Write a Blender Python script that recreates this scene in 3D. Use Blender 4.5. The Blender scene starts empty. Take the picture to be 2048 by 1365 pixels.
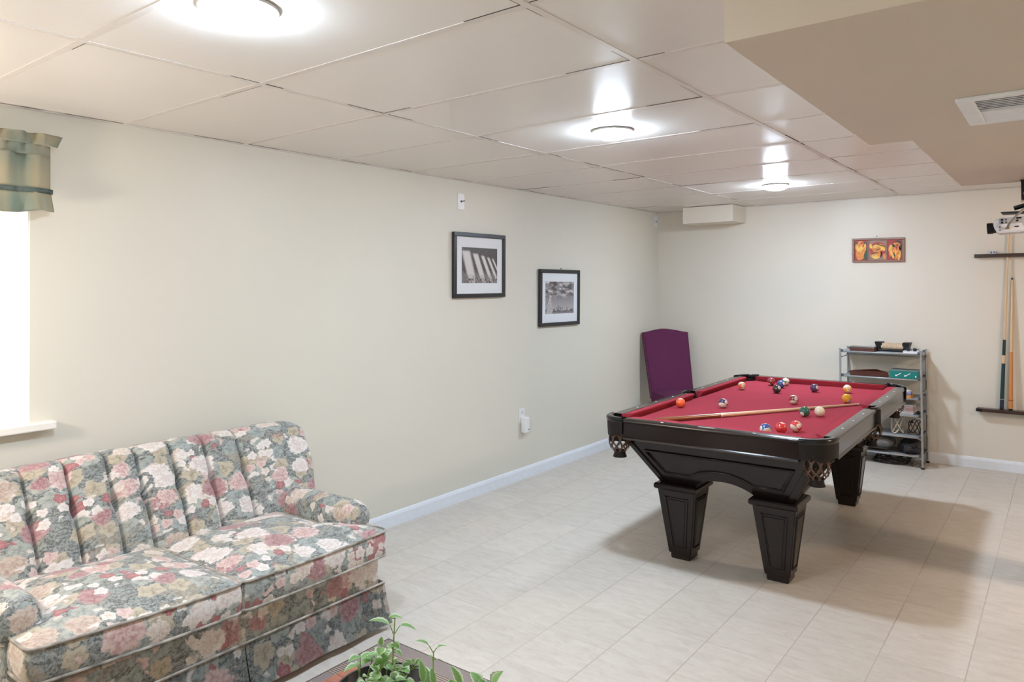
import bpy, bmesh, math, random
from mathutils import Vector, Matrix, noise
random.seed(7)
SC = bpy.context.scene
COL = SC.collection
PI = math.pi
XW, YB, CZ = -3.4243, 7.0352, 2.2645      # left wall, back wall, ceiling height
XR, YF = 3.4, -2.6                        # right and front walls (outside the frame)

# ------------------------------------------------------------------ node helper
class G:
    def __init__(s, name):
        s.m = bpy.data.materials.new(name); s.m.use_nodes = True
        s.t = s.m.node_tree; s.t.nodes.clear()
        s.out = s.t.nodes.new('ShaderNodeOutputMaterial')
        s.b = s.t.nodes.new('ShaderNodeBsdfPrincipled')
        s.t.links.new(s.b.outputs[0], s.out.inputs[0])
    def n(s, typ, ins=None, **kw):
        nd = s.t.nodes.new(typ)
        for k, v in kw.items(): setattr(nd, k, v)
        for k, v in (ins or {}).items(): s.put(nd.inputs[k], v)
        return nd
    def put(s, sock, v):
        if isinstance(v, bpy.types.NodeSocket): s.t.links.new(v, sock)
        else:
            if isinstance(v, (tuple, list)) and len(v) == 3 and sock.type == 'RGBA': v = (*v, 1)
            sock.default_value = v
    def M(s, op, a, b=None, c=None, clamp=False):
        nd = s.n('ShaderNodeMath', operation=op, use_clamp=clamp)
        for i, v in enumerate((a, b, c)):
            if v is not None: s.put(nd.inputs[i], v)
        return nd.outputs[0]
    def V(s, op, a, b=None, out=0):
        nd = s.n('ShaderNodeVectorMath', operation=op)
        s.put(nd.inputs[0], a)
        if b is not None:
            if op == 'SCALE': s.put(nd.inputs['Scale'], b)
            else: s.put(nd.inputs[1], b)
        return nd.outputs[out]
    def mix(s, f, a, b, mode='MIX'):
        nd = s.n('ShaderNodeMix', data_type='RGBA', blend_type=mode)
        s.put(nd.inputs[0], f); s.put(nd.inputs[6], a); s.put(nd.inputs[7], b)
        return nd.outputs[2]
    def ramp(s, f, stops, interp='LINEAR'):
        nd = s.n('ShaderNodeValToRGB'); cr = nd.color_ramp; cr.interpolation = interp
        while len(cr.elements) < len(stops): cr.elements.new(0.5)
        for e, (p, c) in zip(cr.elements, stops):
            e.position = p; e.color = (*c, 1) if len(c) == 3 else c
        s.put(nd.inputs[0], f); return nd.outputs[0]
    def noise(s, vec, scale, detail=4, rough=.5, dist=0, col=False):
        nd = s.n('ShaderNodeTexNoise', {'Scale': scale, 'Detail': detail, 'Roughness': rough, 'Distortion': dist})
        if vec is not None: s.put(nd.inputs['Vector'], vec)
        return nd.outputs[1 if col else 0]
    def obj(s): return s.n('ShaderNodeTexCoord').outputs['Object']
    def uv(s): return s.n('ShaderNodeTexCoord').outputs['UV']
    def bump(s, h, strength=.2, dist=.01):
        nd = s.n('ShaderNodeBump', {'Strength': strength, 'Distance': dist, 'Height': h})
        s.t.links.new(nd.outputs[0], s.b.inputs['Normal'])
    def set(s, **kw):
        names = dict(color='Base Color', rough='Roughness', metal='Metallic', coat='Coat Weight', coatr='Coat Roughness',
                     spec='Specular IOR Level', sheen='Sheen Weight', emis='Emission Color', es='Emission Strength', trans='Transmission Weight')
        for k, v in kw.items(): s.put(s.b.inputs[names[k]], v)
        return s

def plain(name, col, rough=.5, var=.06, scale=25., bump=0., **kw):
    """a simple material with a little procedural variation"""
    g = G(name); o = g.obj()
    f = g.noise(o, scale, 3)
    lo = tuple(max(0, c * (1 - var)) for c in col); hi = tuple(min(1, c * (1 + var)) for c in col)
    g.set(color=g.ramp(f, [(.3, lo), (.7, hi)]), rough=rough, **kw)
    if bump: g.bump(g.noise(o, scale * 6, 2), bump, .002)
    return g.m

# ------------------------------------------------------------------ materials
def m_paint(name, col, rough=.45):
    g = G(name); o = g.obj()
    f = g.noise(o, 1.3, 2)
    g.set(color=g.ramp(f, [(.3, tuple(c * .985 for c in col)), (.7, tuple(min(1, c * 1.01) for c in col))]), rough=rough, spec=.35)
    g.bump(g.noise(o, 220, 2), .04, .002)
    return g.m
WALL = m_paint('wall_paint_cream', (.70, .675, .59), .42)
SOFFITP = m_paint('soffit_paint_tan', (.62, .55, .465), .5)
WHITE = plain('white_trim_paint', (.77, .81, .87), .35, .02)
REVEAL = plain('white_reveal_paint', (.86, .86, .85), .45, .02)

def m_ceil():
    g = G('vinyl_ceiling_tile'); o = g.obj()
    f = g.noise(o, .9, 2)
    g.set(color=g.ramp(f, [(.3, (.765, .735, .695)), (.7, (.79, .76, .72))]), rough=.24, spec=.55)
    g.bump(g.noise(o, 130, 3), .05, .003)
    return g.m
TILE = m_ceil()
TBAR = plain('ceiling_grid_metal', (.70, .66, .62), .4, .03)

def m_floor():
    g = G('beige_floor_tile'); o = g.obj()
    v = g.V('ADD', o, (4.0 + 0.0, 10.0, 0))
    sx = g.n('ShaderNodeSeparateXYZ', {0: o})
    px, py, off = .303, .308, .0
    fx = g.M('DIVIDE', g.M('ADD', sx.outputs[0], .637 + 30 * px), px)
    fy = g.M('DIVIDE', g.M('ADD', sx.outputs[1], -3.58 + 30 * py), py)
    def line(f, w):
        fr = g.M('FRACT', f)
        d = g.M('MINIMUM', fr, g.M('SUBTRACT', 1.0, fr))
        return g.n('ShaderNodeMapRange', {0: d, 1: w * .55, 2: w * 1.25, 3: 1., 4: 0.}, interpolation_type='SMOOTHSTEP').outputs[0]
    lx = g.M('MULTIPLY', line(fx, .0085), g.n('ShaderNodeMapRange', {0: g.noise(o, 1.1, 2), 1: .35, 2: .65, 3: .35, 4: 1.}).outputs[0])
    ly = g.M('MULTIPLY', line(fy, .0065), g.n('ShaderNodeMapRange', {0: g.noise(g.V('ADD', o, (7, 3, 0)), 1.4, 2), 1: .4, 2: .68, 3: .12, 4: .75}).outputs[0])
    gr = g.M('MAXIMUM', lx, ly)
    cell = g.n('ShaderNodeCombineXYZ', {0: g.M('FLOOR', fx), 1: g.M('FLOOR', fy), 2: 0.})
    wn = g.n('ShaderNodeTexWhiteNoise', {0: cell.outputs[0]}, noise_dimensions='3D')
    per = g.V('ADD', o, g.V('SCALE', wn.outputs[1], 5.0))
    mp = g.n('ShaderNodeMapping', {0: per, 2: (0, 0, .55), 3: (1, 3.2, 1)})
    v1 = g.noise(mp.outputs[0], 9, 6, .65, .8)
    v2 = g.noise(mp.outputs[0], 24, 4, .6, 1.2)
    base = g.ramp(v1, [(.32, (.545, .495, .43)), (.5, (.60, .555, .495)), (.68, (.635, .595, .535))])
    vein = g.ramp(v2, [(.60, (0, 0, 0)), (.645, (1, 1, 1)), (.69, (0, 0, 0))])
    base = g.mix(g.M('MULTIPLY', vein, .22), base, (.74, .71, .66))
    vein2 = g.ramp(g.noise(mp.outputs[0], 17, 4, .6, 1.5), [(.30, (0, 0, 0)), (.35, (1, 1, 1)), (.40, (0, 0, 0))])
    base = g.mix(g.M('MULTIPLY', vein2, .13), base, (.42, .36, .30))
    tint = g.n('ShaderNodeMapRange', {0: wn.outputs[0], 3: .965, 4: 1.03}).outputs[0]
    base = g.mix(1.0, base, g.n('ShaderNodeCombineXYZ', {0: tint, 1: tint, 2: tint}).outputs[0], 'MULTIPLY')
    col = g.mix(g.M('MULTIPLY', gr, .62), base, (.27, .215, .165))
    g.set(color=col, rough=.42, spec=.4)
    h = g.M('SUBTRACT', g.M('MULTIPLY', v1, .25), gr)
    g.bump(h, .12, .004)
    return g.m
FLOOR = m_floor()

def m_wood(name, dark, light, rough=.3, coat=.35, scale=6, stretch=(1, 14, 14), spec=.45):
    g = G(name); o = g.obj()
    mp = g.n('ShaderNodeMapping', {0: o, 3: stretch})
    f = g.noise(mp.outputs[0], scale, 6, .6, .6)
    g.set(color=g.ramp(f, [(.3, dark), (.7, light)]), rough=rough, coat=coat, coatr=.18, spec=spec)
    return g.m
ESP = m_wood('espresso_wood', (.0105, .0060, .0052), (.0125, .0072, .0062), .24, .0, 4, (5, 20, 20), .38)
ESPR = m_wood('espresso_rail_wood', (.0075, .0038, .0033), (.0095, .0048, .0042), .19, .12, 4, (5, 20, 20), .5)
MAHOG = m_wood('mahogany_wood', (.05, .014, .009), (.11, .032, .02), .35, .25)
TABLEW = m_wood('red_brown_table_wood', (.21, .065, .04), (.36, .13, .08), .35, .3, 5, (1, 8, 8))
TABLED = m_wood('dark_red_table_wood', (.09, .025, .015), (.16, .05, .03), .35, .3, 5, (1, 8, 8))
DARKBAR = m_wood('dark_rack_wood', (.02, .008, .006), (.05, .02, .014), .35, .3)
MAPLE = m_wood('pale_maple_wood', (.62, .42, .24), (.76, .56, .36), .3, .4, 5, (30, 30, 1))
BUTT = m_wood('brown_cue_butt', (.16, .045, .015), (.30, .10, .035), .2, .6, 5, (30, 30, 1))
ORANGEW = m_wood('orange_cue_butt', (.52, .20, .055), (.66, .28, .09), .3, .4, 5, (30, 30, 1))
FRAMEW = m_wood('brown_picture_frame_wood', (.16, .075, .05), (.28, .14, .095), .4, .2)

def m_cloth():
    g = G('red_billiard_cloth'); o = g.obj()
    f = g.noise(o, 500, 3, .7); l = g.noise(o, 5, 3)
    c = g.ramp(f, [(.3, (.295, .034, .051)), (.7, (.36, .046, .066))])
    g.set(color=g.mix(g.M('MULTIPLY', l, .12), c, (.58, .09, .13)), rough=.95, spec=.06)
    g.bump(f, .12, .001)
    return g.m
CLOTH = m_cloth()

def m_floral():
    g = G('floral_upholstery'); uv = g.uv()
    w = g.noise(uv, 7, 3, .5, 0, True)
    p0 = g.V('ADD', uv, g.V('SCALE', g.V('SUBTRACT', w, (.5, .5, .5)), .030))
    # ground: dark green grey with blue-grey scrolling foliage and tan touches
    n1 = g.noise(p0, 20, 5, .6, 2.2)
    col = g.ramp(n1, [(.30, (.045, .058, .055)), (.42, (.085, .105, .10)), (.455, (.23, .265, .255)), (.53, (.34, .375, .36)), (.58, (.12, .14, .135)), (.64, (.30, .325, .30)), (.75, (.46, .455, .41))])
    wv = g.n('ShaderNodeTexWave', {'Vector': p0, 'Scale': 9., 'Distortion': 16., 'Detail': 3., 'Detail Scale': 2.2}, wave_type='RINGS')
    col = g.mix(g.M('MULTIPLY', g.ramp(wv.outputs[1], [(.62, (0, 0, 0)), (.80, (1, 1, 1))]), .62), col, (.36, .40, .38))
    col = g.mix(g.M('MULTIPLY', g.ramp(wv.outputs[1], [(.06, (1, 1, 1)), (.20, (0, 0, 0))]), .55), col, (.06, .075, .07))
    n2 = g.noise(g.V('ADD', p0, (3.3, 1.7, 0)), 8, 4, .6, 1.0)
    n4 = g.noise(g.V('ADD', p0, (8.3, 2.7, 0)), 46, 3, .6, 2.5)
    col = g.mix(g.M('MULTIPLY', g.ramp(n4, [(.54, (0, 0, 0)), (.58, (1, 1, 1))]), .55), col, (.045, .058, .055))
    col = g.mix(g.M('MULTIPLY', g.ramp(n4, [(.40, (1, 1, 1)), (.44, (0, 0, 0))]), .5), col, (.44, .465, .44))
    col = g.mix(g.M('MULTIPLY', g.ramp(n2, [(.57, (0, 0, 0)), (.64, (1, 1, 1))]), .55), col, (.46, .385, .27))
    col = g.mix(1., col, (.84, .84, .85), 'MULTIPLY')
    # flowers
    pw = g.V('ADD', uv, g.V('SCALE', g.V('SUBTRACT', g.noise(uv, 26, 3, .6, 0, True), (.5, .5, .5)), .016))
    def flowers(col, scale, R, petals, prob, shift, palette, rings=2.4, ruffle=.12, clus=None, rnd_=.5, line=.8):
        v = g.V('ADD', g.V('ADD', pw, g.V('SCALE', g.V('SUBTRACT', w, (.5, .5, .5)), .02)), shift)
        vo = g.n('ShaderNodeTexVoronoi', {'Vector': v, 'Scale': scale, 'Randomness': rnd_}, voronoi_dimensions='2D', feature='F1')
        s3 = g.n('ShaderNodeSeparateXYZ', {0: g.V('SUBTRACT', v, vo.outputs['Position'])})
        ang = g.M('ARCTAN2', s3.outputs[1], s3.outputs[0])
        rad = g.M('MULTIPLY', g.V('LENGTH', g.n('ShaderNodeCombineXYZ', {0: s3.outputs[0], 1: s3.outputs[1], 2: 0.}).outputs[0], None, 1), scale)
        rc = g.n('ShaderNodeSeparateColor', {0: vo.outputs['Color']})
        ph = g.M('MULTIPLY', rc.outputs[0], 6.28)
        pa = g.M('ABSOLUTE', g.M('COSINE', g.M('ADD', g.M('MULTIPLY', ang, petals / 2.), ph)))
        pb = g.M('COSINE', g.M('ADD', g.M('MULTIPLY', ang, 3.), g.M('MULTIPLY', ph, 2.)))
        nn = g.noise(v, scale * 6, 3); ne = g.noise(v, scale * 11, 4, .7)
        r = g.M('MULTIPLY', rad, g.M('MULTIPLY_ADD', pb, .09, g.M('MULTIPLY_ADD', pa, -ruffle, 1. + ruffle * .6)))
        r = g.M('ADD', r, g.M('MULTIPLY', g.M('SUBTRACT', ne, .5), .30))
        size = g.M('MULTIPLY', g.M('MULTIPLY_ADD', rc.outputs[2], .45, .68), R)
        q = g.M('DIVIDE', r, size)
        mask = g.n('ShaderNodeMapRange', {0: q, 1: .90, 2: 1.0, 3: 1., 4: 0.}).outputs[0]
        mask = g.M('MULTIPLY', mask, g.M('LESS_THAN', rc.outputs[1], prob))
        if clus: mask = g.M('MULTIPLY', mask, g.ramp(g.noise(v, clus, 2), [(.50, (0, 0, 0)), (.53, (1, 1, 1))]))
        tone = g.ramp(rc.outputs[0], [(i / len(palette), c[0]) for i, c in enumerate(palette)], 'CONSTANT')
        deep = g.ramp(rc.outputs[0], [(i / len(palette), c[1]) for i, c in enumerate(palette)], 'CONSTANT')
        pc = g.n('ShaderNodeCombineXYZ', {0: g.M('MULTIPLY_ADD', ang, petals / 6.283, ph), 1: g.M('MULTIPLY', q, rings), 2: 0.}).outputs[0]
        pv = g.n('ShaderNodeTexVoronoi', {'Vector': pc, 'Scale': 1., 'Randomness': .8}, voronoi_dimensions='2D', feature='F1')
        k1 = g.ramp(pv.outputs['Distance'], [(.12, (0, 0, 0)), (.42, (.30, .30, .30)), (.62, (.85, .85, .85))])
        k = g.M('ADD', g.M('MULTIPLY', k1, line), g.M('MULTIPLY', g.M('SUBTRACT', .62, q), .55), clamp=True)
        k = g.M('ADD', k, g.M('MULTIPLY', g.M('SUBTRACT', ne, .50), 1.9), clamp=True)
        return g.mix(mask, col, g.mix(k, tone, deep))
    CREAM = ((.74, .68, .61), (.50, .37, .31)); PINK = ((.68, .53, .49), (.42, .19, .19)); WHT = ((.77, .73, .70), (.55, .44, .40))
    ROSE = ((.45, .265, .27), (.24, .07, .08)); RED = ((.34, .085, .10), (.52, .30, .28)); PEACH = ((.57, .47, .39), (.34, .22, .17))
    TAN = ((.50, .44, .33), (.25, .20, .13)); GREEN = ((.34, .385, .37), (.10, .13, .125)); SAGE = ((.40, .425, .38), (.17, .20, .18))
    col = flowers(col, 10.5, .48, 5, .80, (5.1, 2.2, 0), [GREEN, TAN, SAGE, GREEN, TAN, SAGE, GREEN], 1.6, .34, None, .7, .7)
    col = flowers(col, 8.4, .43, 9, .40, (1.3, 8.2, 0), [PINK, ROSE, CREAM, RED, PEACH, WHT, ROSE], 2.6, .12, None, .55)
    col = flowers(col, 18., .47, 5, .80, (2.7, .4, 0), [WHT, PINK, WHT, CREAM, RED, WHT], 1.3, .34, 6.0, .5, .5)
    col = flowers(col, 6.0, .37, 11, .40, (9.3, 4.1, 0), [CREAM, WHT, PINK, WHT, CREAM, WHT, ROSE], 3.2, .10, None, .45)
    fine = g.noise(uv, 260, 2, .7)
    col = g.mix(.16, col, g.ramp(fine, [(.3, (.10, .11, .11)), (.7, (.75, .72, .68))]), 'MIX')
    g.set(color=col, rough=.82, sheen=.2, spec=.25)
    g.bump(g.M('ADD', fine, g.M('MULTIPLY', n1, .6)), .25, .002)
    return g.m
FLORAL = m_floral()
PIPING = plain('upholstery_piping', (.33, .305, .27), .8, .55, 18)

PURPLE = plain('purple_chair_fabric', (.108, .026, .072), .9, .06, 60, .12, spec=.12)
STEEL = plain('grey_shelf_metal', (.36, .38, .41), .4, .05, metal=.35)
STEELD = plain('dark_grey_metal', (.10, .105, .11), .4, .1, metal=.4)
MESHM = plain('grey_shelf_sheet', (.33, .35, .37), .5, .12, 40)
BLACK = plain('black_plastic', (.008, .009, .010), .42, .1, spec=.25)
BLKLEATHER = plain('black_pocket_leather', (.013, .010, .009), .55, .25, 60, .2, spec=.25)
BLKMETAL = plain('black_pocket_casting', (.008, .008, .009), .2, .1, spec=.4)
BRNLEATHER = plain('brown_net_leather', (.085, .042, .026), .45, .4, 70, .2)
NAIL = plain('pewter_nailhead', (.45, .40, .36), .3, .1, metal=.9)
FRAMEB = plain('charcoal_picture_frame', (.013, .014, .017), .35, .12)
MAT = plain('white_picture_mat', (.74, .77, .80), .7, .01)
PLASTICW = plain('white_plastic', (.80, .81, .82), .35, .02)
PROJ = plain('projector_white_plastic', (.66, .68, .74), .4, .03)
TEAL = plain('teal_cardboard', (.0, .185, .165), .5, .05)
TEALTOP = plain('grey_teal_card', (.16, .22, .21), .5, .06)
PAPER = plain('white_paper', (.80, .81, .83), .6, .02)
TANW = plain('tan_bristle', (.62, .48, .33), .6, .15, 50)
ORANGEC = plain('orange_card', (.72, .30, .05), .5, .08)
PURPLEC = plain('violet_card', (.16, .14, .34), .5, .08)
NAVY = plain('dark_blue_plastic', (.015, .03, .06), .25, .1)
CABLEG = plain('grey_cable_rubber', (.22, .21, .19), .5, .1)
CABLEK = plain('black_cable_rubber', (.02, .02, .02), .5, .1)
CABLEW = plain('pale_cable_rubber', (.62, .58, .50), .5, .1)
VINYL = plain('black_bag_vinyl', (.028, .026, .032), .4, .3, 14, .2)
GREYBAG = plain('grey_case_fabric', (.15, .15, .155), .55, .2, 20)
SOIL = plain('potting_soil', (.035, .024, .016), .95, .6, 90, .6)
POTM = plain('black_plant_pot', (.012, .013, .016), .45, .1)
SIGHT = plain('pearl_sight', (.80, .80, .76), .25, .06)
PLATE = plain('silver_name_plate', (.62, .62, .60), .25, .05, metal=.5)
CUEGRN = plain('dark_green_cue_wrap', (.008, .045, .045), .3, .2)
CHALKB = plain('pale_chalk_cube', (.58, .60, .66), .8, .1)
STEMM = plain('plant_stem_green', (.24, .36, .09), .5, .2)
IVORY = plain('ivory_cue_ferrule', (.82, .78, .70), .4, .03)

def emit(name, col, st):
    g = G(name); g.set(color=(.9, .9, .9), emis=col, rough=.4)
    o = g.n('ShaderNodeSeparateXYZ', {0: g.obj()})
    r = g.V('LENGTH', g.n('ShaderNodeCombineXYZ', {0: o.outputs[0], 1: o.outputs[1], 2: 0.}).outputs[0], None, 1)
    f = g.n('ShaderNodeMapRange', {0: r, 1: .030, 2: .090, 3: 1., 4: .55}, interpolation_type='SMOOTHSTEP').outputs[0]
    m = g.M('MULTIPLY', f, st); m.node.name = 'power'; g.set(es=m); return g.m

def m_leaf():
    g = G('variegated_leaf'); uv = g.n('ShaderNodeSeparateXYZ', {0: g.uv()})
    a = g.M('ABSOLUTE', g.M('SUBTRACT', uv.outputs[0], .5))
    e = g.M('ADD', a, g.M('MULTIPLY', g.M('SUBTRACT', g.noise(g.obj(), 160, 3), .5), .12))
    rn = g.n('ShaderNodeObjectInfo').outputs['Random']
    body = g.mix(g.noise(g.obj(), 20, 2), (.23, .45, .14), (.36, .57, .24))
    body = g.mix(g.M('MULTIPLY', g.M('LESS_THAN', a, .02), .5), body, (.45, .60, .30))
    col = g.mix(g.ramp(e, [(.30, (0, 0, 0)), (.38, (1, 1, 1))]), body, (.72, .80, .62))
    g.set(color=col, rough=.42, spec=.4)
    g.b.inputs['Subsurface Weight'].default_value = .15
    g.b.inputs['Subsurface Radius'].default_value = (.01, .02, .005)
    return g.m
LEAF = m_leaf()

def m_rug():
    g = G('striped_flat_weave_rug'); o = g.obj()
    s3 = g.n('ShaderNodeSeparateXYZ', {0: o})
    y = s3.outputs[1]
    band = g.M('FRACT', g.M('DIVIDE', g.M('MULTIPLY', y, -1.), .165))
    bm_ = g.ramp(band, [(.0, (0, 0, 0)), (.46, (0, 0, 0)), (.49, (1, 1, 1)), (.97, (1, 1, 1)), (1., (0, 0, 0))])
    st = g.M('SINE', g.M('MULTIPLY', y, 2 * PI / .0115))
    stripes = g.ramp(g.M('MULTIPLY_ADD', st, .5, .5), [(.25, (.155, .085, .065)), (.55, (.30, .22, .18)), (.8, (.46, .40, .34))])
    yarn = g.noise(o, 420, 2, .7)
    field = g.ramp(yarn, [(.3, (.20, .165, .155)), (.7, (.34, .295, .275))])
    col = g.mix(bm_, field, stripes)
    col = g.mix(.25, col, g.ramp(yarn, [(.3, (.13, .10, .09)), (.7, (.44, .39, .36))]))
    g.set(color=col, rough=.9, spec=.15)
    g.bump(g.M('ADD', yarn, g.M('MULTIPLY', st, .3)), .4, .002)
    return g.m
RUG = m_rug()
RUGEDGE = plain('rug_binding', (.10, .075, .065), .9, .2, 200)

def m_valance():
    g = G('green_gold_plaid_fabric'); uv = g.n('ShaderNodeSeparateXYZ', {0: g.uv()})
    u, v = uv.outputs[0], uv.outputs[1]
    def bands(c, per, ph): return g.M('MULTIPLY_ADD', g.M('SINE', g.M('MULTIPLY_ADD', c, 2 * PI / per, ph)), .5, .5)
    a = g.ramp(bands(u, .17, .9), [(.1, (.32, .38, .31)), (.45, (.40, .42, .31)), (.7, (.58, .49, .31)), (1., (.60, .53, .38))])
    b = g.ramp(bands(v, .22, 2.0), [(.1, (.33, .41, .36)), (.5, (.43, .45, .35)), (.9, (.52, .48, .34))])
    col = g.mix(.42, a, b)
    f = g.noise(g.obj(), 350, 2)
    g.set(color=g.mix(.1, col, g.ramp(f, [(.3, (.2, .24, .2)), (.7, (.7, .68, .55))])), rough=.6, sheen=.3)
    g.bump(f, .1, .001)
    return g.m
VAL = m_valance()
VALD = plain('blue_green_ruffle_tape', (.17, .22, .205), .6, .3, 40)

def m_glass():
    g = G('window_glass')
    t = g.n('ShaderNodeBsdfTransparent', {0: (.95, .97, .97)}); gl = g.n('ShaderNodeBsdfGlossy', {0: (.9, .95, 1.), 1: .02})
    fr = g.n('ShaderNodeFresnel', {0: 1.45}); mx = g.n('ShaderNodeMixShader', {0: fr.outputs[0], 1: t.outputs[0], 2: gl.outputs[0]})
    g.t.links.new(mx.outputs[0], g.out.inputs[0]); return g.m
GLASS = m_glass()

# ------------------------------------------------------------------ mesh helpers
def obj(name, bm, mats, parent=None, smooth=False, loc=None, autos=None):
    bmesh.ops.recalc_face_normals(bm, faces=bm.faces)
    me = bpy.data.meshes.new(name); bm.to_mesh(me); bm.free()
    for m in (mats if isinstance(mats, (list, tuple)) else [mats]): me.materials.append(m)
    if smooth:
        for p in me.polygons: p.use_smooth = True
    o = bpy.data.objects.new(name, me); COL.objects.link(o)
    if parent: o.parent = parent
    if loc: o.location = loc
    if autos is not None:
        for p in me.polygons: p.use_smooth = True
        me.set_sharp_from_angle(angle=math.radians(autos))
    return o
def tag(o, label=None, cat=None, group=None, kind=None):
    for k, v in (('label', label), ('category', cat), ('group', group), ('kind', kind)):
        if v: o[k] = v
    return o
def thing(name, label, cat, loc=(0, 0, 0), rz=0., group=None):
    o = bpy.data.objects.new(name, None); COL.objects.link(o)
    o.empty_display_size = .1; o.location = loc; o.rotation_euler = (0, 0, rz)
    return tag(o, label, cat, group)
def struct(name, bm, mats, **k):
    o = obj(name, bm, mats, **k); o['kind'] = 'structure'; return o
def B(bm=None): return bm or bmesh.new()
def box(bm, c, s, rot=None, mi=0, bev=0., seg=2):
    m = Matrix.Translation(c)
    if rot is not None: m = m @ rot
    r = bmesh.ops.create_cube(bm, size=1., matrix=m @ Matrix.Diagonal((s[0], s[1], s[2], 1)))
    fs = list({f for v in r['verts'] for f in v.link_faces})
    if bev > 0:
        es = list({e for f in fs for e in f.edges})
        rb = bmesh.ops.bevel(bm, geom=es, offset=bev, segments=seg, affect='EDGES', profile=.5)
        fs = list({f for f in fs if f.is_valid} | set(rb['faces']))
    for f in fs: f.material_index = mi
    return fs
def bx2(bm, a, b, **k):
    return box(bm, [(p + q) / 2 for p, q in zip(a, b)], [abs(q - p) for p, q in zip(a, b)], **k)
def RX(a): return Matrix.Rotation(a, 4, 'X')
def RY(a): return Matrix.Rotation(a, 4, 'Y')
def RZ(a): return Matrix.Rotation(a, 4, 'Z')
def loft(bm, rings, closed=True, caps=True, mi=0, loop=False):
    """rings: list of lists of points (same count)"""
    R = [[bm.verts.new(p) for p in r] for r in rings]
    n = len(R[0]); fs = []
    for i in range(len(R) if loop else len(R) - 1):
        a, b = R[i], R[(i + 1) % len(R)]
        for j in range(n if closed else n - 1):
            k = (j + 1) % n
            try: fs.append(bm.faces.new((a[j], a[k], b[k], b[j])))
            except ValueError: pass
    if caps and closed and not loop:
        for r in (R[0], R[-1]):
            try: fs.append(bm.faces.new(r))
            except ValueError: pass
    for f in fs: f.material_index = mi
    return fs
def tube(bm, pts, r, seg=8, mi=0, closed=False, caps=True):
    pts = [Vector(p) for p in pts]; n = len(pts); rings = []
    rr = r if isinstance(r, (list, tuple)) else [r] * n
    up = None
    for i, p in enumerate(pts):
        t = (pts[(i + 1) % n] - pts[i - 1]) if closed else (pts[min(i + 1, n - 1)] - pts[max(i - 1, 0)])
        t.normalize()
        if up is None:
            up = Vector((0, 0, 1)) if abs(t.z) < .9 else Vector((1, 0, 0))
        x = t.cross(up)
        if x.length < 1e-6: x = t.orthogonal()
        x.normalize(); up = x.cross(t).normalized()
        rings.append([p + (x * math.cos(a) + up * math.sin(a)) * rr[i] for a in [2 * PI * j / seg for j in range(seg)]])
    return loft(bm, rings, True, caps, mi, closed)
def lathe(bm, prof, c=(0, 0, 0), seg=24, mi=0, sx=1., sy=1., axis='Z', caps=True):
    rings = []
    for r, z in prof:
        ring = []
        for j in range(seg):
            a = 2 * PI * j / seg; x, y = r * math.cos(a) * sx, r * math.sin(a) * sy
            p = (x, y, z) if axis == 'Z' else ((z, x, y) if axis == 'X' else (x, z, y))
            ring.append((p[0] + c[0], p[1] + c[1], p[2] + c[2]))
        rings.append(ring)
    return loft(bm, rings, True, caps, mi)
def prism(bm, poly, vec, mi=0):
    """extrude a planar polygon (3D points) along vec"""
    v = Vector(vec)
    return loft(bm, [[Vector(p) for p in poly], [Vector(p) + v for p in poly]], True, True, mi)
def boxuv(o, rot=0., sheet=False):
    me = o.data; uvl = me.uv_layers.new(name='UVMap')
    c, s = math.cos(rot), math.sin(rot)
    for p in me.polygons:
        n = p.normal; ax = max(range(3), key=lambda i: abs(n[i]) * (1.15 if i == 2 else 1))
        for li in p.loop_indices:
            v = me.vertices[me.loops[li].vertex_index].co
            if sheet: a = (v.y, v.z - v.x)
            elif ax == 2: a = (v.y, -v.x + 1.1)
            elif ax == 0: a = (v.y, v.z)
            else: a = (v.x + 3.3, v.z)
            uvl.data[li].uv = a
    return o
def lerp(a, b, t): return a + (b - a) * t
def sst(t): t = max(0., min(1., t)); return t * t * (3 - 2 * t)

# ------------------------------------------------------------------ the room
bm = B(); bx2(bm, (XW - .4, YF - .1, -.1), (XR + .1, YB + .1, 0)); struct('floor', bm, FLOOR)
WY0, WY1, WZ0, WZ1 = -.12, 1.19, .967, 2.02          # window opening in the left wall
T = .40
bm = B()
bx2(bm, (XW - T, WY1, 0), (XW, YB, CZ)); bx2(bm, (XW - T, YF, 0), (XW, WY0, CZ))
bx2(bm, (XW - T, WY0, 0), (XW, WY1, WZ0 - .035)); bx2(bm, (XW - T, WY0, WZ1), (XW, WY1, CZ))
struct('wall_left', bm, WALL)
bm = B(); bx2(bm, (XW - T, YB, 0), (XR, YB + .1, CZ)); struct('wall_back', bm, m_paint('back_wall_paint', (.70, .655, .575), .38))
bm = B(); bx2(bm, (XR, YF, 0), (XR + .1, YB, CZ)); struct('wall_right', bm, WALL)
bm = B(); bx2(bm, (XW - T, YF - .1, 0), (XR + .1, YF, CZ)); struct('wall_front', bm, WALL)

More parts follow.
